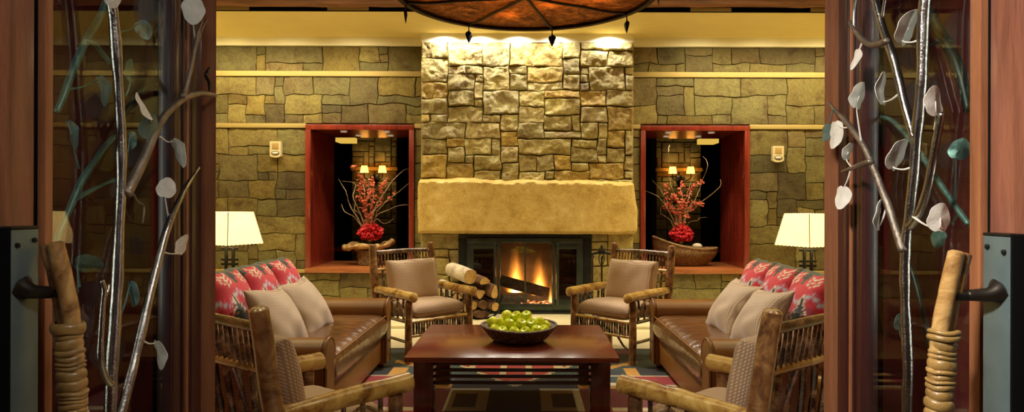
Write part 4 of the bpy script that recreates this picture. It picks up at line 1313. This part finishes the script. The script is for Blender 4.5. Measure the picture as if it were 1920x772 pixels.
def log3(name, a, b_, r, m_side, m_end, label, cat, group, sq=None, seed=0, prof=None):
    a, b_ = Vector(a), Vector(b_); d = (b_ - a)
    o = thing(name, label, cat, a, 0, group)
    bm = bmesh.new(); n = 18
    path = [d * (i / 6) for i in range(7)]
    tn = d.normalized(); up = Vector((0, 0, 1)); nv = (up - tn * up.dot(tn)).normalized(); bv = tn.cross(nv)
    rings = []
    for i, c in enumerate(path):
        vs = []
        for k in range(n):
            t = 2 * PI * k / n
            rr = r * (prof(t) if prof else 1.0) * (1 + .10 * noise.noise(Vector((math.cos(t) * 1.5 + seed, math.sin(t) * 1.5, i * .35))))
            q = nv * math.cos(t) * rr + bv * math.sin(t) * rr
            if sq: q = nv * (q.dot(nv) * sq[1]) + bv * (q.dot(bv) * sq[0])
            vs.append(bm.verts.new(c + q))
        rings.append(vs)
    for p, q in zip(rings, rings[1:]):
        for k in range(n): bm.faces.new((p[k], p[(k + 1) % n], q[(k + 1) % n], q[k]))
    obj('bark', bm, m_side, o, angle=50)
    for i in (0, 6):
        c = path[i]
        bm = bmesh.new()
        vs = []
        for k in range(n):
            t = 2 * PI * k / n
            rr = r * .985 * (prof(t) if prof else 1.0) * (1 + .10 * noise.noise(Vector((math.cos(t) * 1.5 + seed, math.sin(t) * 1.5, i * .35))))
            q = nv * math.cos(t) * rr + bv * math.sin(t) * rr
            if sq: q = nv * (q.dot(nv) * sq[1]) + bv * (q.dot(bv) * sq[0])
            vs.append(bm.verts.new(c + q + tn * (-.002 if i == 0 else .002)))
        cen = bm.verts.new(c + tn * (-.004 if i == 0 else .004))
        for k in range(n): bm.faces.new((vs[k], vs[(k + 1) % n], cen))
        obj('cut_end', bm, m_end, o, smooth=False)
    return o
wedge = lambda ph, sh=.55: (lambda t: min(1.0, sh / max(.2, abs(math.cos((t + ph) % (2 * PI / 3) - PI / 3)))))
Lg = 'burning logs in the firebox'
log3('burning_log', (-.335, 8.74, .43), (.315, 8.80, .245), .088, M['char'], M['char'], 'charred split log slanting down to the right across the flames', 'log', Lg, prof=wedge(.3, .7))
log3('burning_log', (-.345, 8.66, .19), (.02, 8.72, .185), .075, M['char'], M['char'], 'short charred log lying low at the left of the fire', 'log', Lg, prof=wedge(1.1, .75), seed=4)
# flames: pale teardrops of burning gas behind the logs
def flame(c, r, h, label):
    bm = bmesh.new()
    lathe(bm, [(0, 0), (.55, .01), (.9, .10), (1.0, .25), (.95, .45), (.78, .65), (.5, .85), (0, 1.0)], 24)
    o = obj('flame', bm, M['flame']); o.location = c; o.scale = (r, r * .5, h)
    tag(o, label, 'flame', 'flames in the fireplace')
    return o
flame((-.13, 8.93, .24), .22, .80, 'yellow flame rising behind the slanting log, left of the meeting stile')
flame((.20, 8.93, .20), .21, .72, 'yellow flame rising behind the slanting log, right of the meeting stile')
flame((.35, 8.82, .12), .07, .42, 'thin flame licking up past the right end of the slanting log')

# firewood pile
wp = lambda px, py, Y=7.98: P(px, py, Y)
DIR = Vector((-.25, .35, .045)).normalized()
hold = thing('log_holder', 'black iron cradle under the stacked firewood', 'log holder', (wp(893, 600).x, 8.08, 0))
for y in (-.08, .16):
    x0 = -.10 if y > 0 else 0
    obj('cradle_bar', T([(-.36 + x0, y, .42), (-.34 + x0, y, .20), (-.24 + x0, y, .065), (.0 + x0, y, .05), (.20 + x0, y, .065), (.285 + x0, y, .16), (.30 + x0, y, .30)], .012, 8, 5), M['iron'], hold)
    for x in (-.2, .2): obj('foot', T([(x + x0, y, 0), (x + x0, y, .06)], .012, 8, 1), M['iron'], hold)
FW = 'firewood stacked beside the fireplace'
pile = [(883, 519, .093, .50, M['birch'], None, None, 'pale birch log lying on top of the firewood stack'),
        (861, 549.5, .080, .46, M['birch'], None, None, 'pale birch log under the topmost one, behind the chair arm'),
        (909, 527, .066, .44, M['logbark'], (1.2, .75), wedge(.2, .8), 'flat split log beside the topmost birch log'),
        (901, 551, .070, .44, M['logbark'], (1, .9), wedge(1.0, .72), 'wedge shaped split log in the middle of the stack'),
        (928, 548, .074, .44, M['logbark'], (.72, 1.3), wedge(2.0, .75), 'tall split log on the right edge of the stack'),
        (888.5, 573, .056, .44, M['logbark'], None, None, 'round yellow ended log low in the stack behind the chair leg'),
        (909, 572, .058, .44, M['logbark'], None, wedge(.5, .9), 'brown ended log near the bottom of the stack'),
        (929.5, 575, .055, .42, M['logbark'], None, None, 'small round log with an orange cut end at the bottom right of the stack'),
        (905, 589.5, .060, .40, M['logbark'], (1.7, .8), None, 'wide dark log lying lowest in the cradle'),
        (870, 578, .070, .44, M['logbark'], None, None, 'log at the lower left of the stack behind the chair')]
for px, py, r, ln, ms, sq, pf, lb in pile:
    a = wp(px, py, 7.97)
    me = M['logend'] if 'brown ended' not in lb and 'dark log' not in lb else M['logbark']
    log3('firewood_log', a, a + DIR * ln, r, ms, me, lb, 'log', FW, sq, px * .1, pf)

# fire tools
tl = thing('fire_tool_stand', 'black wrought iron fire tool stand with a leafy finial right of the firebox', 'fire tools', ((1128 - CX) / 146, 8.2, .0))
I = M['iron']
obj('base', L([(0, .0), (.12, 0), (.125, .012), (.05, .03), (.02, .05), (0, .05)], 24), I, tl)
obj('pole', T([(0, 0, .04), (0, 0, .5), (0, 0, .80)], .0085, 10, 3), I, tl)
bm = bmesh.new()
for k in range(5):
    a = -.9 + .45 * k
    tube(bm, [(0, 0, .84), (math.sin(a) * .05, -.004, .87 + .02 * math.cos(a)), (math.sin(a) * .085, 0, .885 + .045 * math.cos(a * 1.3))], [.008, .016, .004], 8, 4, squash=(.5, 1))
sph(bm, (0, 0, .93), .018, 10, 8, (1, .7, 1.5))
obj('finial', bm, I, tl)
obj('crossbar', T([(-.13, 0, .80), (-.10, 0, .845), (0, 0, .855), (.10, 0, .845), (.13, 0, .80)], [.008, .012, .014, .012, .008], 8, 5, squash=(1.5, .8)), I, tl)
for sx in (-1, 1):
    obj('scroll', T([(sx * .0, 0, .68), (sx * .028, 0, .74), (sx * .034, 0, .80), (sx * .014, 0, .85)], .006, 8, 5), I, tl)
def tool(name, x, y, label, head):
    o = thing(name, label, 'fire tool', ((1128 - CX) / 146 + x, 8.2 + y, .02), 0, 'fire tools hanging on the stand')
    obj('shaft', T([(0, 0, .14), (0, 0, .5), (0, 0, .76)], .007, 8, 3), I, o)
    obj('handle', T([(0, 0, .70), (0, -.004, .755), (.012, 0, .785), (0, .006, .80), (-.010, 0, .78)], .0075, 8, 5), I, o)
    obj('head', head, I, o)
tool('poker', -.118, -.035, 'black iron poker hanging at the left of the fire tool stand', T([(0, 0, .15), (0, 0, .07), (.012, 0, .03), (.03, 0, .055)], [.007, .009, .007, .003], 8, 5))
tool('fire_brush', .118, -.035, 'black iron handled brush hanging at the right of the fire tool stand', L([(.008, .16), (.02, .13), (.032, .02), (.0, .02)], 14))
bm = B((-.05, -.006, .02), (.05, .0, .17), .003); box(bm, (-.05, -.03, .02), (-.045, 0, .17)); box(bm, (.045, -.03, .02), (.05, 0, .17))
tool('ash_shovel', .0, -.055, 'black iron ash shovel hanging in the middle of the fire tool stand', bm)

# ================================================================== LAMPS AND END TABLES
def lamp_set(side, sx, px, corner_px):
    Y = 6.42
    xc = (px - CX) * Y / F
    et = thing('end_table', 'dark wooden end table behind the %s sofa arm' % side, 'table', (xc, Y, 0), 0, 'end tables by the far wall')
    obj('table_top', B((-.30, -.28, .555), (.30, .28, .59), .006), M['tablewood'], et)
    for ax in (-1, 1):
        for ay in (-1, 1): obj('leg', B((ax * .27 - .022, ay * .25 - .022, 0), (ax * .27 + .022, ay * .25 + .022, .555), .004), M['tableleg'], et)
    obj('lower_shelf', B((-.25, -.23, .18), (.25, .23, .20), .004), M['tableleg'], et)
    lm = thing('table_lamp', 'black iron lattice table lamp with a lit parchment shade on the %s' % side, 'lamp', (xc, Y, .59), 0, 'table lamps either side of the fireplace')
    obj('base', B((-.10, -.08, 0), (.10, .08, .025), .004), M['iron'], lm)
    bm = bmesh.new()
    for x in (-.035, .035): box(bm, (x - .013, -.013, .02), (x + .013, .013, .50), .002)
    obj('upright', bm, M['iron'], lm)
    for z in (.09, .14, .27, .315, .425, .47):
        obj('crossbar', B((-.085, -.011, z - .012), (.085, .011, z + .012), .002), M['iron'], lm)
    rot = math.radians(66) * (1 if sx < 0 else -1)
    hb, ht, z0, z1 = .222, .158, .475, .790
    bm = bmesh.new(); cs = [(-1, -1), (1, -1), (1, 1), (-1, 1)]
    R2 = Matrix.Rotation(rot, 3, 'Z')
    NN = 9
    def edge_pts(h, z, scal):
        out = []
        for k in range(4):
            a, b_ = Vector((*cs[k], 0)) * h, Vector((*cs[(k + 1) % 4], 0)) * h
            for i in range(NN * 2):
                t = i / (NN * 2)
                p = a.lerp(b_, t); p.z = z + (scal if i % 2 else 0)
                out.append(R2 @ p)
        return out
    lo, hi = edge_pts(hb, z0, -.006), edge_pts(ht, z1, .005)
    lo2, hi2 = [p * 1 - Vector((p.x, p.y, 0)).normalized() * .004 for p in lo], [p - Vector((p.x, p.y, 0)).normalized() * .004 for p in hi]
    A = [[bm.verts.new(p) for p in q] for q in (lo, hi, hi2, lo2)]
    n = len(lo)
    for a, b_ in ((0, 1), (1, 2), (2, 3), (3, 0)):
        for k in range(n): bm.faces.new((A[a][k], A[a][(k + 1) % n], A[b_][(k + 1) % n], A[b_][k]))
    sh = obj('lamp_shade', bm, M['shade'], lm, angle=25)
    bm = bmesh.new()
    for k in range(4):
        a, b_ = R2 @ (Vector((*cs[k], 0)) * hb), R2 @ (Vector((*cs[k], 0)) * ht)
        a.z, b_.z = z0, z1
        tube(bm, [a, b_], .0045, 6, 1)
    obj('lacing', bm, M['twig'], sh)
    ld = bpy.data.lights.new('lamp bulb', 'POINT'); ld.energy = LAMP_W; ld.color = (1, .78, .42); ld.shadow_soft_size = .05
    lo_ = link('lamp_bulb_light', ld, lm); lo_.location = (0, 0, .62)
    obj('bulb', sph(bmesh.new(), (0, 0, .56), .028, 14, 10, (1, 1, 1.3)), M['sconceshade'], lm)

lamp_set('left', -1, 431, 0)
lamp_set('right', 1, 1515, 0)

# wall alarms
for side, px, py in (('left', 517.5, 281), ('right', 1457.5, 287)):
    o = thing('wall_alarm', 'small ivory wall alarm on the fieldstone %s' % ('between the left lamp and opening' if side == 'left' else 'right of the right opening'), 'alarm', ((px - CX) * 8.70 / F, 8.712, EYE - (py - CY) * 8.70 / F), 0, 'wall alarms on the stone')
    poly = [(-.075, .105), (-.075, -.09), (-.05, -.108), (0, -.115), (.05, -.108), (.075, -.09), (.075, .105)]
    bm = prism(bmesh.new(), poly, 'y', -.045, .02)
    obj('housing', bm, M['alarm'], o, angle=30)
    obj('grille', B((-.045, -.050, -.0), (.045, -.044, .08), .003), M['alarmlens'], o)
    bm = bmesh.new(); sph(bm, (0, -.045, -.055), .02, 16, 10, (2.4, .9, 1)); obj('strobe_lens', bm, M['white'], o)
    bm = tube(bmesh.new(), [(.052 * math.cos(2 * PI * i / 24), -.047, -.055 + .024 * math.sin(2 * PI * i / 24)) for i in range(24)], .0035, 6, 1, closed=True); obj('lens_rim', bm, M['bronze'], o)

# ================================================================== BASKETS AND FLOWERS
def ring_pts(rx, ry, z, n, w, k, rnd, zf=None, cx=0):
    return [(cx + (rx + (w if (i + k) % 2 else -w)) * math.cos(2 * PI * i / n), (ry + (w if (i + k) % 2 else -w)) * math.sin(2 * PI * i / n), z + (zf(2 * PI * i / n) if zf else 0) + rnd.uniform(-.002, .002)) for i in range(n)]
SZ = NZ[0] + .07
rnd = random.Random(12)
bk = thing('wicker_basket', 'round wicker basket with a gnarled driftwood rim in the left opening', 'basket', ((693 - CX) * 9.2 / F, 9.2, SZ))
bm = L([(0, .01), (.155, .01), (.165, .10), (.17, .20), (.155, .20), (.15, .10), (.14, .03), (0, .03)], 40)
for k in range(15):
    tube(bm, ring_pts(.165 + .006 * math.sin(k), .165, .012 + .0138 * k, 40, .004, k, rnd), .008, 6, 1, closed=True)
obj('basket_wall', bm, M['wicker'], bk, angle=None)
zf = lambda a: .035 * math.cos(a * 1) + .02 * math.sin(3 * a + .6)
bm = bmesh.new()
pts = [(-.02 + (.33 + .02 * math.sin(3 * 2 * PI * i / 60)) * math.cos(2 * PI * i / 60), .21 * math.sin(2 * PI * i / 60), .255 + .055 * max(0, math.cos(2 * PI * i / 60)) + .022 * math.sin(3 * 2 * PI * i / 60 + .6) ) for i in range(60)]
tube(bm, pts, [.034 + .012 * math.sin(i * .9) for i in range(60)], 10, 1, closed=True, jit=.35, freq=14)
obj('driftwood_rim', bm, M['burl'], bk)
bm = lathe(bmesh.new(), [(.15, .19), (.22, .225), (.31, .255), (.29, .262), (.18, .24), (0, .235)], 36, (-.02, 0, 0), 1.0, .62)
obj('driftwood_dish', bm, M['burl'], bk)

bk2 = thing('boat_basket', 'long boat shaped woven basket in the right opening', 'basket', ((1283 - CX) * 9.2 / F, 9.2, SZ))
bm = bmesh.new()
cant = lambda x: -.035 * x / .45
def bring(rx, ry, z, n, k, w=.004):
    out = []
    for i in range(n):
        a = 2 * PI * i / n
        x = (rx + (w if (i + k) % 2 else -w)) * math.cos(a); y = ry * math.sin(a) * (1 - .35 * abs(math.cos(a)) ** 3)
        out.append((x + .01, y, z + .07 * (abs(x) / .45) ** 2 * (z / .3) - .10 * (x / .45) * (z / .3) ** 2))
    return out
for k in range(20):
    f = k / 19
    rx = .30 + .155 * math.sin(PI / 2 * min(1, f * 1.25)); ry = .13 + .10 * math.sin(PI / 2 * min(1, f * 1.25))
    tube(bm, bring(rx, ry, .012 + .255 * f, 56, k), .0105 if k < 19 else .02, 6, 1, closed=True)
inner = [[bm.verts.new(p) for p in bring((.29 + .155 * math.sin(PI / 2 * min(1, f * 1.25))), (.12 + .10 * math.sin(PI / 2 * min(1, f * 1.25))), .012 + .255 * f, 56, 0, 0)] for f in (0, .25, .5, .75, 1)]
for a, b_ in zip(inner, inner[1:]):
    for i in range(56): bm.faces.new((a[i], a[(i + 1) % 56], b_[(i + 1) % 56], b_[i]))
bm.faces.new(inner[0])
obj('basket_wall', bm, M['wicker'], bk2, angle=None)
mo = inner and None
bm = lathe(bmesh.new(), [(.42, .22), (.3, .245), (.15, .26), (0, .265)], 32, (.0, 0, 0), 1, .45)
for v in bm.verts: v.co.z += -.10 * (v.co.x / .45) * .75
obj('moss_filling', bm, M['burl'], bk2)
st = obj('white_stone', sph(bmesh.new(), (0, 0, 0), .055, 18, 12, (1.3, 1, .75)), M['white']); st.location = ((1308 - CX) * 9.1 / F, 9.12, SZ + .285)
tag(st, 'white rounded stone lying in the boat shaped basket', 'stone')

def blossom(bm, c, r, rnd):
    for k in range(5):
        a = rnd.uniform(0, 2 * PI); e = rnd.uniform(-.5, .9)
        d = Vector((math.cos(a) * math.cos(e), math.sin(a) * math.cos(e), math.sin(e)))
        s = d.orthogonal().normalized() * r * .55; q = d * r
        n_ = d.cross(s).normalized() * r * .16
        v = [bm.verts.new(c + p) for p in (Vector((0, 0, 0)), q * .55 + s + n_, q, q * .55 - s + n_, q * .5 - n_)]
        bm.faces.new((v[0], v[1], v[2], v[3])); bm.faces.new((v[0], v[4], v[1])); bm.faces.new((v[1], v[4], v[2])); bm.faces.new((v[2], v[4], v[3])); bm.faces.new((v[3], v[4], v[0]))
def bouquet(name, px, py0, label, stems, sd, R0, zmass):
    Y = 9.2; sc = F / Y
    base = P(px, py0, Y)
    o = thing('flower_arrangement', label, 'flowers', base, 0, 'twig and blossom arrangements in the openings')
    rnd = random.Random(sd)
    bl = bmesh.new()
    for ends, w, blm in stems:
        p = [Vector((0, 0, 0))]
        for (ex, ey) in ends: p.append(Vector(((ex - px) / sc, rnd.uniform(-.10, .10) * len(p) * .6, (py0 - ey) / sc)))
        p[0] = Vector((p[1].x * .12, 0, -.02))
        path = catmull(p, 6)
        q = [v + Vector((rnd.uniform(-.006, .006), rnd.uniform(-.006, .006), 0)) for v in path]
        q[0] = path[0]
        N = len(q)
        obj('twig', T(q, [w * (1 - .75 * i / (N - 1)) for i in range(N)], 6, 2, jit=.2, freq=30), M['twig'], o)
        if blm:
            for i in range(2, N):
                for r_ in range(3):
                    if rnd.random() < blm: blossom(bl, q[i] + Vector((rnd.gauss(0, .018), rnd.gauss(0, .018), rnd.gauss(0, .02))), rnd.uniform(.018, .034), rnd)
    b1 = obj('coral_blossoms', bl, M['coral'], o, smooth=False); b1['kind'] = 'stuff'
    bl = bmesh.new()
    for k in range(260):
        a = rnd.uniform(0, 2 * PI); rr = math.sqrt(rnd.random()); z = rnd.random()
        shp = R0 * (.75 + .35 * math.sin(PI * min(1, z * 1.1)))
        blossom(bl, Vector((rr * math.cos(a) * shp, rr * math.sin(a) * shp * .7, .015 + zmass * z * (1 - .25 * rr))), rnd.uniform(.028, .05), rnd)
    b2 = obj('red_blossoms', bl, M['flower'], o, smooth=False); b2['kind'] = 'stuff'
    return o
bouquet('a', 695, 451, 'red blossoms and coral sprays with curly twigs in the left opening',
        [([(672, 410), (655, 385), (650, 360), (632, 336)], .010, 0), ([(668, 412), (650, 398), (636, 384), (631, 390)], .008, 0), ([(676, 400), (664, 370), (660, 345), (640, 340)], .009, 0),
         ([(690, 400), (686, 360), (676, 335), (664, 312)], .008, .5), ([(694, 400), (700, 372), (697, 350), (706, 336)], .008, .55), ([(700, 400), (712, 372), (716, 350), (722, 336)], .008, .6),
         ([(696, 398), (690, 350), (688, 318), (685, 310)], .007, 0), ([(704, 404), (724, 380), (740, 362), (766, 340)], .009, 0), ([(704, 408), (728, 394), (746, 386), (768, 384)], .008, 0),
         ([(702, 396), (722, 366), (738, 340), (758, 318), (772, 322)], .009, 0), ([(700, 402), (716, 382), (726, 374), (748, 362)], .007, .25), ([(684, 402), (680, 380), (676, 366), (673, 350)], .008, .6),
         ([(680, 408), (668, 394), (662, 380), (668, 362)], .007, 0), ([(705, 412), (720, 420), (736, 412), (742, 406)], .006, 0), ([(688, 398), (692, 372), (686, 356), (680, 338)], .007, .55)], 3, .155, .25)
bouquet('b', 1278, 452, 'red blossoms and orange sprays with straight twigs in the right opening',
        [([(1262, 410), (1248, 385), (1238, 360), (1228, 336)], .009, 0), ([(1258, 414), (1242, 400), (1238, 396), (1240, 380)], .007, 0), ([(1264, 400), (1254, 376), (1248, 355), (1246, 344)], .008, .6),
         ([(1270, 400), (1262, 380), (1256, 360), (1250, 330), (1247, 290), (1252, 272)], .008, 0), ([(1276, 398), (1278, 370), (1280, 352), (1276, 345)], .008, .65), ([(1284, 398), (1292, 370), (1304, 350), (1312, 338)], .009, .6),
         ([(1286, 400), (1302, 372), (1312, 350), (1318, 310), (1324, 290)], .009, 0), ([(1288, 404), (1306, 388), (1320, 372), (1340, 350), (1346, 336)], .010, 0), ([(1284, 404), (1298, 390), (1306, 380), (1310, 384)], .009, .8),
         ([(1292, 418), (1306, 412), (1314, 408), (1326, 406)], .006, 0), ([(1260, 406), (1236, 372), (1222, 362), (1208, 354)], .008, 0), ([(1268, 402), (1260, 392), (1254, 386), (1246, 384)], .007, .6),
         ([(1280, 396), (1288, 360), (1300, 330), (1316, 318)], .007, 0), ([(1272, 398), (1270, 380), (1266, 372), (1262, 366)], .008, .7)], 9, .145, .24)

# ================================================================== CHANDELIER
cy_, cR, cH = 4.85, .985, 3.075
cd = thing('chandelier', 'large round amber mica chandelier with a dark rim above the coffee table', 'chandelier', (0, cy_, cH))
dip = .034
obj('mica_bowl', L([(cR - .004, .0), (cR * .8, -.02), (cR * .55, -dip * .62), (cR * .28, -dip * .88), (0.06, -dip), (0, -dip), (0, -dip + .006), (0.06, -dip + .006), (cR * .28, -dip * .88 + .006), (cR * .55, -dip * .62 + .006), (cR * .8, -.014), (cR - .004, .006)][::-1], 72), M['mica'], cd)
bm = L([(cR - .02, -.03), (cR + .022, -.03), (cR + .022, .05), (cR - .02, .05), (cR - .02, -.03)], 72)
obj('rim', bm, M['bronze'], cd, angle=30)
obj('drum_shade', L([(cR, .05), (cR, .22), (cR - .006, .22), (cR - .006, .05)], 72), M['mica'], cd)
obj('upper_rim', L([(cR - .015, .22), (cR + .015, .22), (cR + .015, .25), (cR - .015, .25), (cR - .015, .22)], 72), M['bronze'], cd, angle=30)
for k in range(8):
    a = math.radians(14 + 45 * k)
    d = Vector((math.sin(a), math.cos(a), 0))
    obj('rib', T([d * (cR - .01) + Vector((0, 0, -.012)), d * cR * .8 + Vector((0, 0, -.030)), d * cR * .55 + Vector((0, 0, -dip * .62 - .010)), d * cR * .28 + Vector((0, 0, -dip * .88 - .010)), d * .05 + Vector((0, 0, -dip - .008))], .012, 8, 4), M['bronze'], cd)
    p = obj('arrowhead_drop', None or L([(0, -.155), (.020, -.118), (.036, -.075), (.028, -.055), (.012, -.048), (.008, -.038), (0, -.036)], 4, (0, 0, 0), 1, .35), M['iron'], cd, smooth=False)
    tube_b = T([(0, 0, .0), (0, 0, -.045)], .005, 6, 1)
    p.location = d * (cR + .0) + Vector((0, 0, -.028)); p.rotation_euler = (0, 0, -a)
    obj('link', tube_b, M['iron'], p)
obj('hub', L([(0, -dip - .03), (.03, -dip - .02), (.04, -dip), (0, -dip + .012)], 20), M['bronze'], cd)
for k in range(4):
    a = math.radians(36 + 90 * k); d = Vector((math.sin(a), math.cos(a), 0))
    obj('hanging_rod', T([d * (cR - .01) + Vector((0, 0, .24)), d * .08 + Vector((0, 0, 1.10))], .010, 8, 1), M['bronze'], cd)
obj('ceiling_canopy', L([(0, 1.08), (.10, 1.09), (.13, 1.175), (0, 1.175)], 24), M['bronze'], cd)
for k, (x, y, w) in enumerate(((.18, .22, 20), (-.3, .05, 14), (.25, -.35, 16), (-.15, .5, 10), (.55, .1, 10))):
    ld = bpy.data.lights.new('chandelier bulb', 'POINT'); ld.energy = w * CHAND_W; ld.color = (1, .72, .36); ld.shadow_soft_size = .03
    q = link('chandelier_bulb_light', ld, cd); q.location = (x, y, .05)

# ================================================================== LIGHTS
def spot(name, loc, target, w, size=60, blend=.5, col=(1, .8, .5), soft=.06):
    ld = bpy.data.lights.new(name, 'SPOT'); ld.energy = w; ld.spot_size = math.radians(size); ld.spot_blend = blend; ld.color = col; ld.shadow_soft_size = soft
    o = link(name, ld); o.location = loc
    o.rotation_euler = (Vector(target) - Vector(loc)).to_track_quat('-Z', 'Y').to_euler()
    return o
def area(name, loc, target, w, sx, sy, col=(1, .8, .5)):
    ld = bpy.data.lights.new(name, 'AREA'); ld.energy = w; ld.shape = 'RECTANGLE'; ld.size = sx; ld.size_y = sy; ld.color = col
    o = link(name, ld); o.location = loc
    o.rotation_euler = (Vector(target) - Vector(loc)).to_track_quat('-Z', 'Y').to_euler()
    return o
WARM = (1, .82, .42); COOL = (1, .95, .86)
# recessed washers in the soffit over the chimney breast
for x, w in ((-1.08, 1.0), (-.60, .9), (-.10, 1.0), (.40, .6), (1.10, 1.0)):
    spot('soffit_washer_light', (x, 8.345, 3.715), (x, 8.42, 1.0), WASH_W * w, 160, .6, COOL, .03)
spot('soffit_washer_light', (.03, 7.75, 3.71), (.03, 8.45, 1.3), FILLCH_W, 100, .8, WARM, .05)
# recessed lights over the side walls
for x in (-4.0, -3.2, -2.3, 2.35, 3.2, 4.0):
    spot('soffit_downlight', (x, 7.85, 3.69), (x, 8.74, 2.0), SIDE_W, 135, .8, (1, .85, .50), .06)
# recessed ceiling lights of the lounge
for x in (-2.8, -1.4, 1.4, 2.8):
    for y in (3.4, 5.2, 6.6):
        spot('ceiling_downlight', (x, y, 4.2), (x * .75, y + .1, 0), DOWN_W, 110, .8, WARM, .08)
for x in (-3.3, -2.2, -1.25, 1.3, 2.3, 3.4):
    spot('ceiling_downlight', (x, 7.15, 4.2), (x, 8.74, .35), LOW_W, 62, .7, WARM, .06)  # unseen spots added to brighten the lower stone wall
spot('bowl_spot_light', (.0, 6.95, 4.2), (bx, by, .56), BOWL_W, 11, .5, (1, .95, .8), .04)  # unseen narrow spot added to brighten the apples alone
for x in (-.9, .9):
    spot('pillow_spot_light', (x, 6.9, 4.1), (-x * 2.0, 4.9, .6), KEY_W, 40, .6, (1, .93, .82), .04)
area('ceiling_fill_light', (0, 5.2, 4.2), (0, 5.2, 0), FILL_W, 6.5, 2.6, WARM)  # unseen wide area light added as ambient fill for the lounge
# niche downlights
for n in (N1, N2):
    xc = (n[0] + n[1]) / 2
    for ax, ay in ((-.3, .25), (.3, .25), (.25, .75)):
        spot('niche_downlight', (xc + ax, YW + ay, NZ[1] - .09), (xc + ax * .2, YW + .46, .8), NICHE_W, 75, .6, (1, .8, .5), .03)
for px in (702, 1272):
    xc = (px - CX) * 13 / F + .02
    for sx in (-.18, .18):
        ld = bpy.data.lights.new('sconce bulb', 'POINT'); ld.energy = SCON_W; ld.color = (1, .7, .28); ld.shadow_soft_size = .04
        q = link('sconce_bulb_light', ld); q.location = (xc + sx, 12.82, 2.19)
# fire
for loc, w in (((-.13, 8.93, .50), 1.0), ((.2, 8.93, .42), 1.0), ((.3, 8.72, .24), .4)):
    ld = bpy.data.lights.new('fire glow', 'POINT'); ld.energy = FIRE_W * w; ld.color = (1, .48, .12); ld.shadow_soft_size = .08
    q = link('fire_glow_light', ld); q.location = loc
# vestibule lights
for x, y, tx, w in ((.55, .45, -1.0, VEST_L), (-.65, .55, .965, VEST_R)):
    area('vestibule_downlight', (x, y, 2.9), (tx, 1.35, 1.3), w, .35, .35, (1, .94, .86)).data.spread = math.radians(75)
for x, w in ((-1.95, VEST_SL), (1.95, VEST_SR)):
    q_ = area('vestibule_streak_light', (x, .75, 1.75), (x * .45, 1.55, 1.75), w, .09, 1.7, (1, .95, .88)); q_.data.spread = math.radians(60)  # unseen tall strips added for bright edge streaks on the metal branches
area('vestibule_ceiling_light', (0, -.9, 2.88), (0, 1.6, 1.4), VEST_B, .9, .5, (1, .92, .84))

# ================================================================== CAMERA
cam = bpy.data.cameras.new('camera'); cam.sensor_width = 36; cam.lens = F / 1920 * 36
cam.shift_x = -(CX - 960) / 1920; cam.shift_y = 0; cam.clip_start = .05
co = link('camera', cam); co.location = (0, 0, EYE); co.rotation_euler = (PI / 2, -math.radians(.17), 0)
SC.camera = co
w = bpy.data.worlds.new('world'); SC.world = w; w.use_nodes = True
bg = w.node_tree.nodes.get('Background') or w.node_tree.nodes.new('ShaderNodeBackground')
bg.inputs[0].default_value = (1, .8, .55, 1); bg.inputs[1].default_value = .01
vs_ = SC.view_settings; vs_.view_transform = 'Standard'; vs_.look = 'None'; vs_.gamma = 1; vs_.use_curve_mapping = False; vs_.exposure = EXPO
SC.cycles.use_denoising = True
SC.cycles.max_bounces = 10; SC.cycles.transparent_max_bounces = 16; SC.cycles.caustics_reflective = False; SC.cycles.caustics_refractive = False
SC.cycles.sample_clamp_indirect = 6
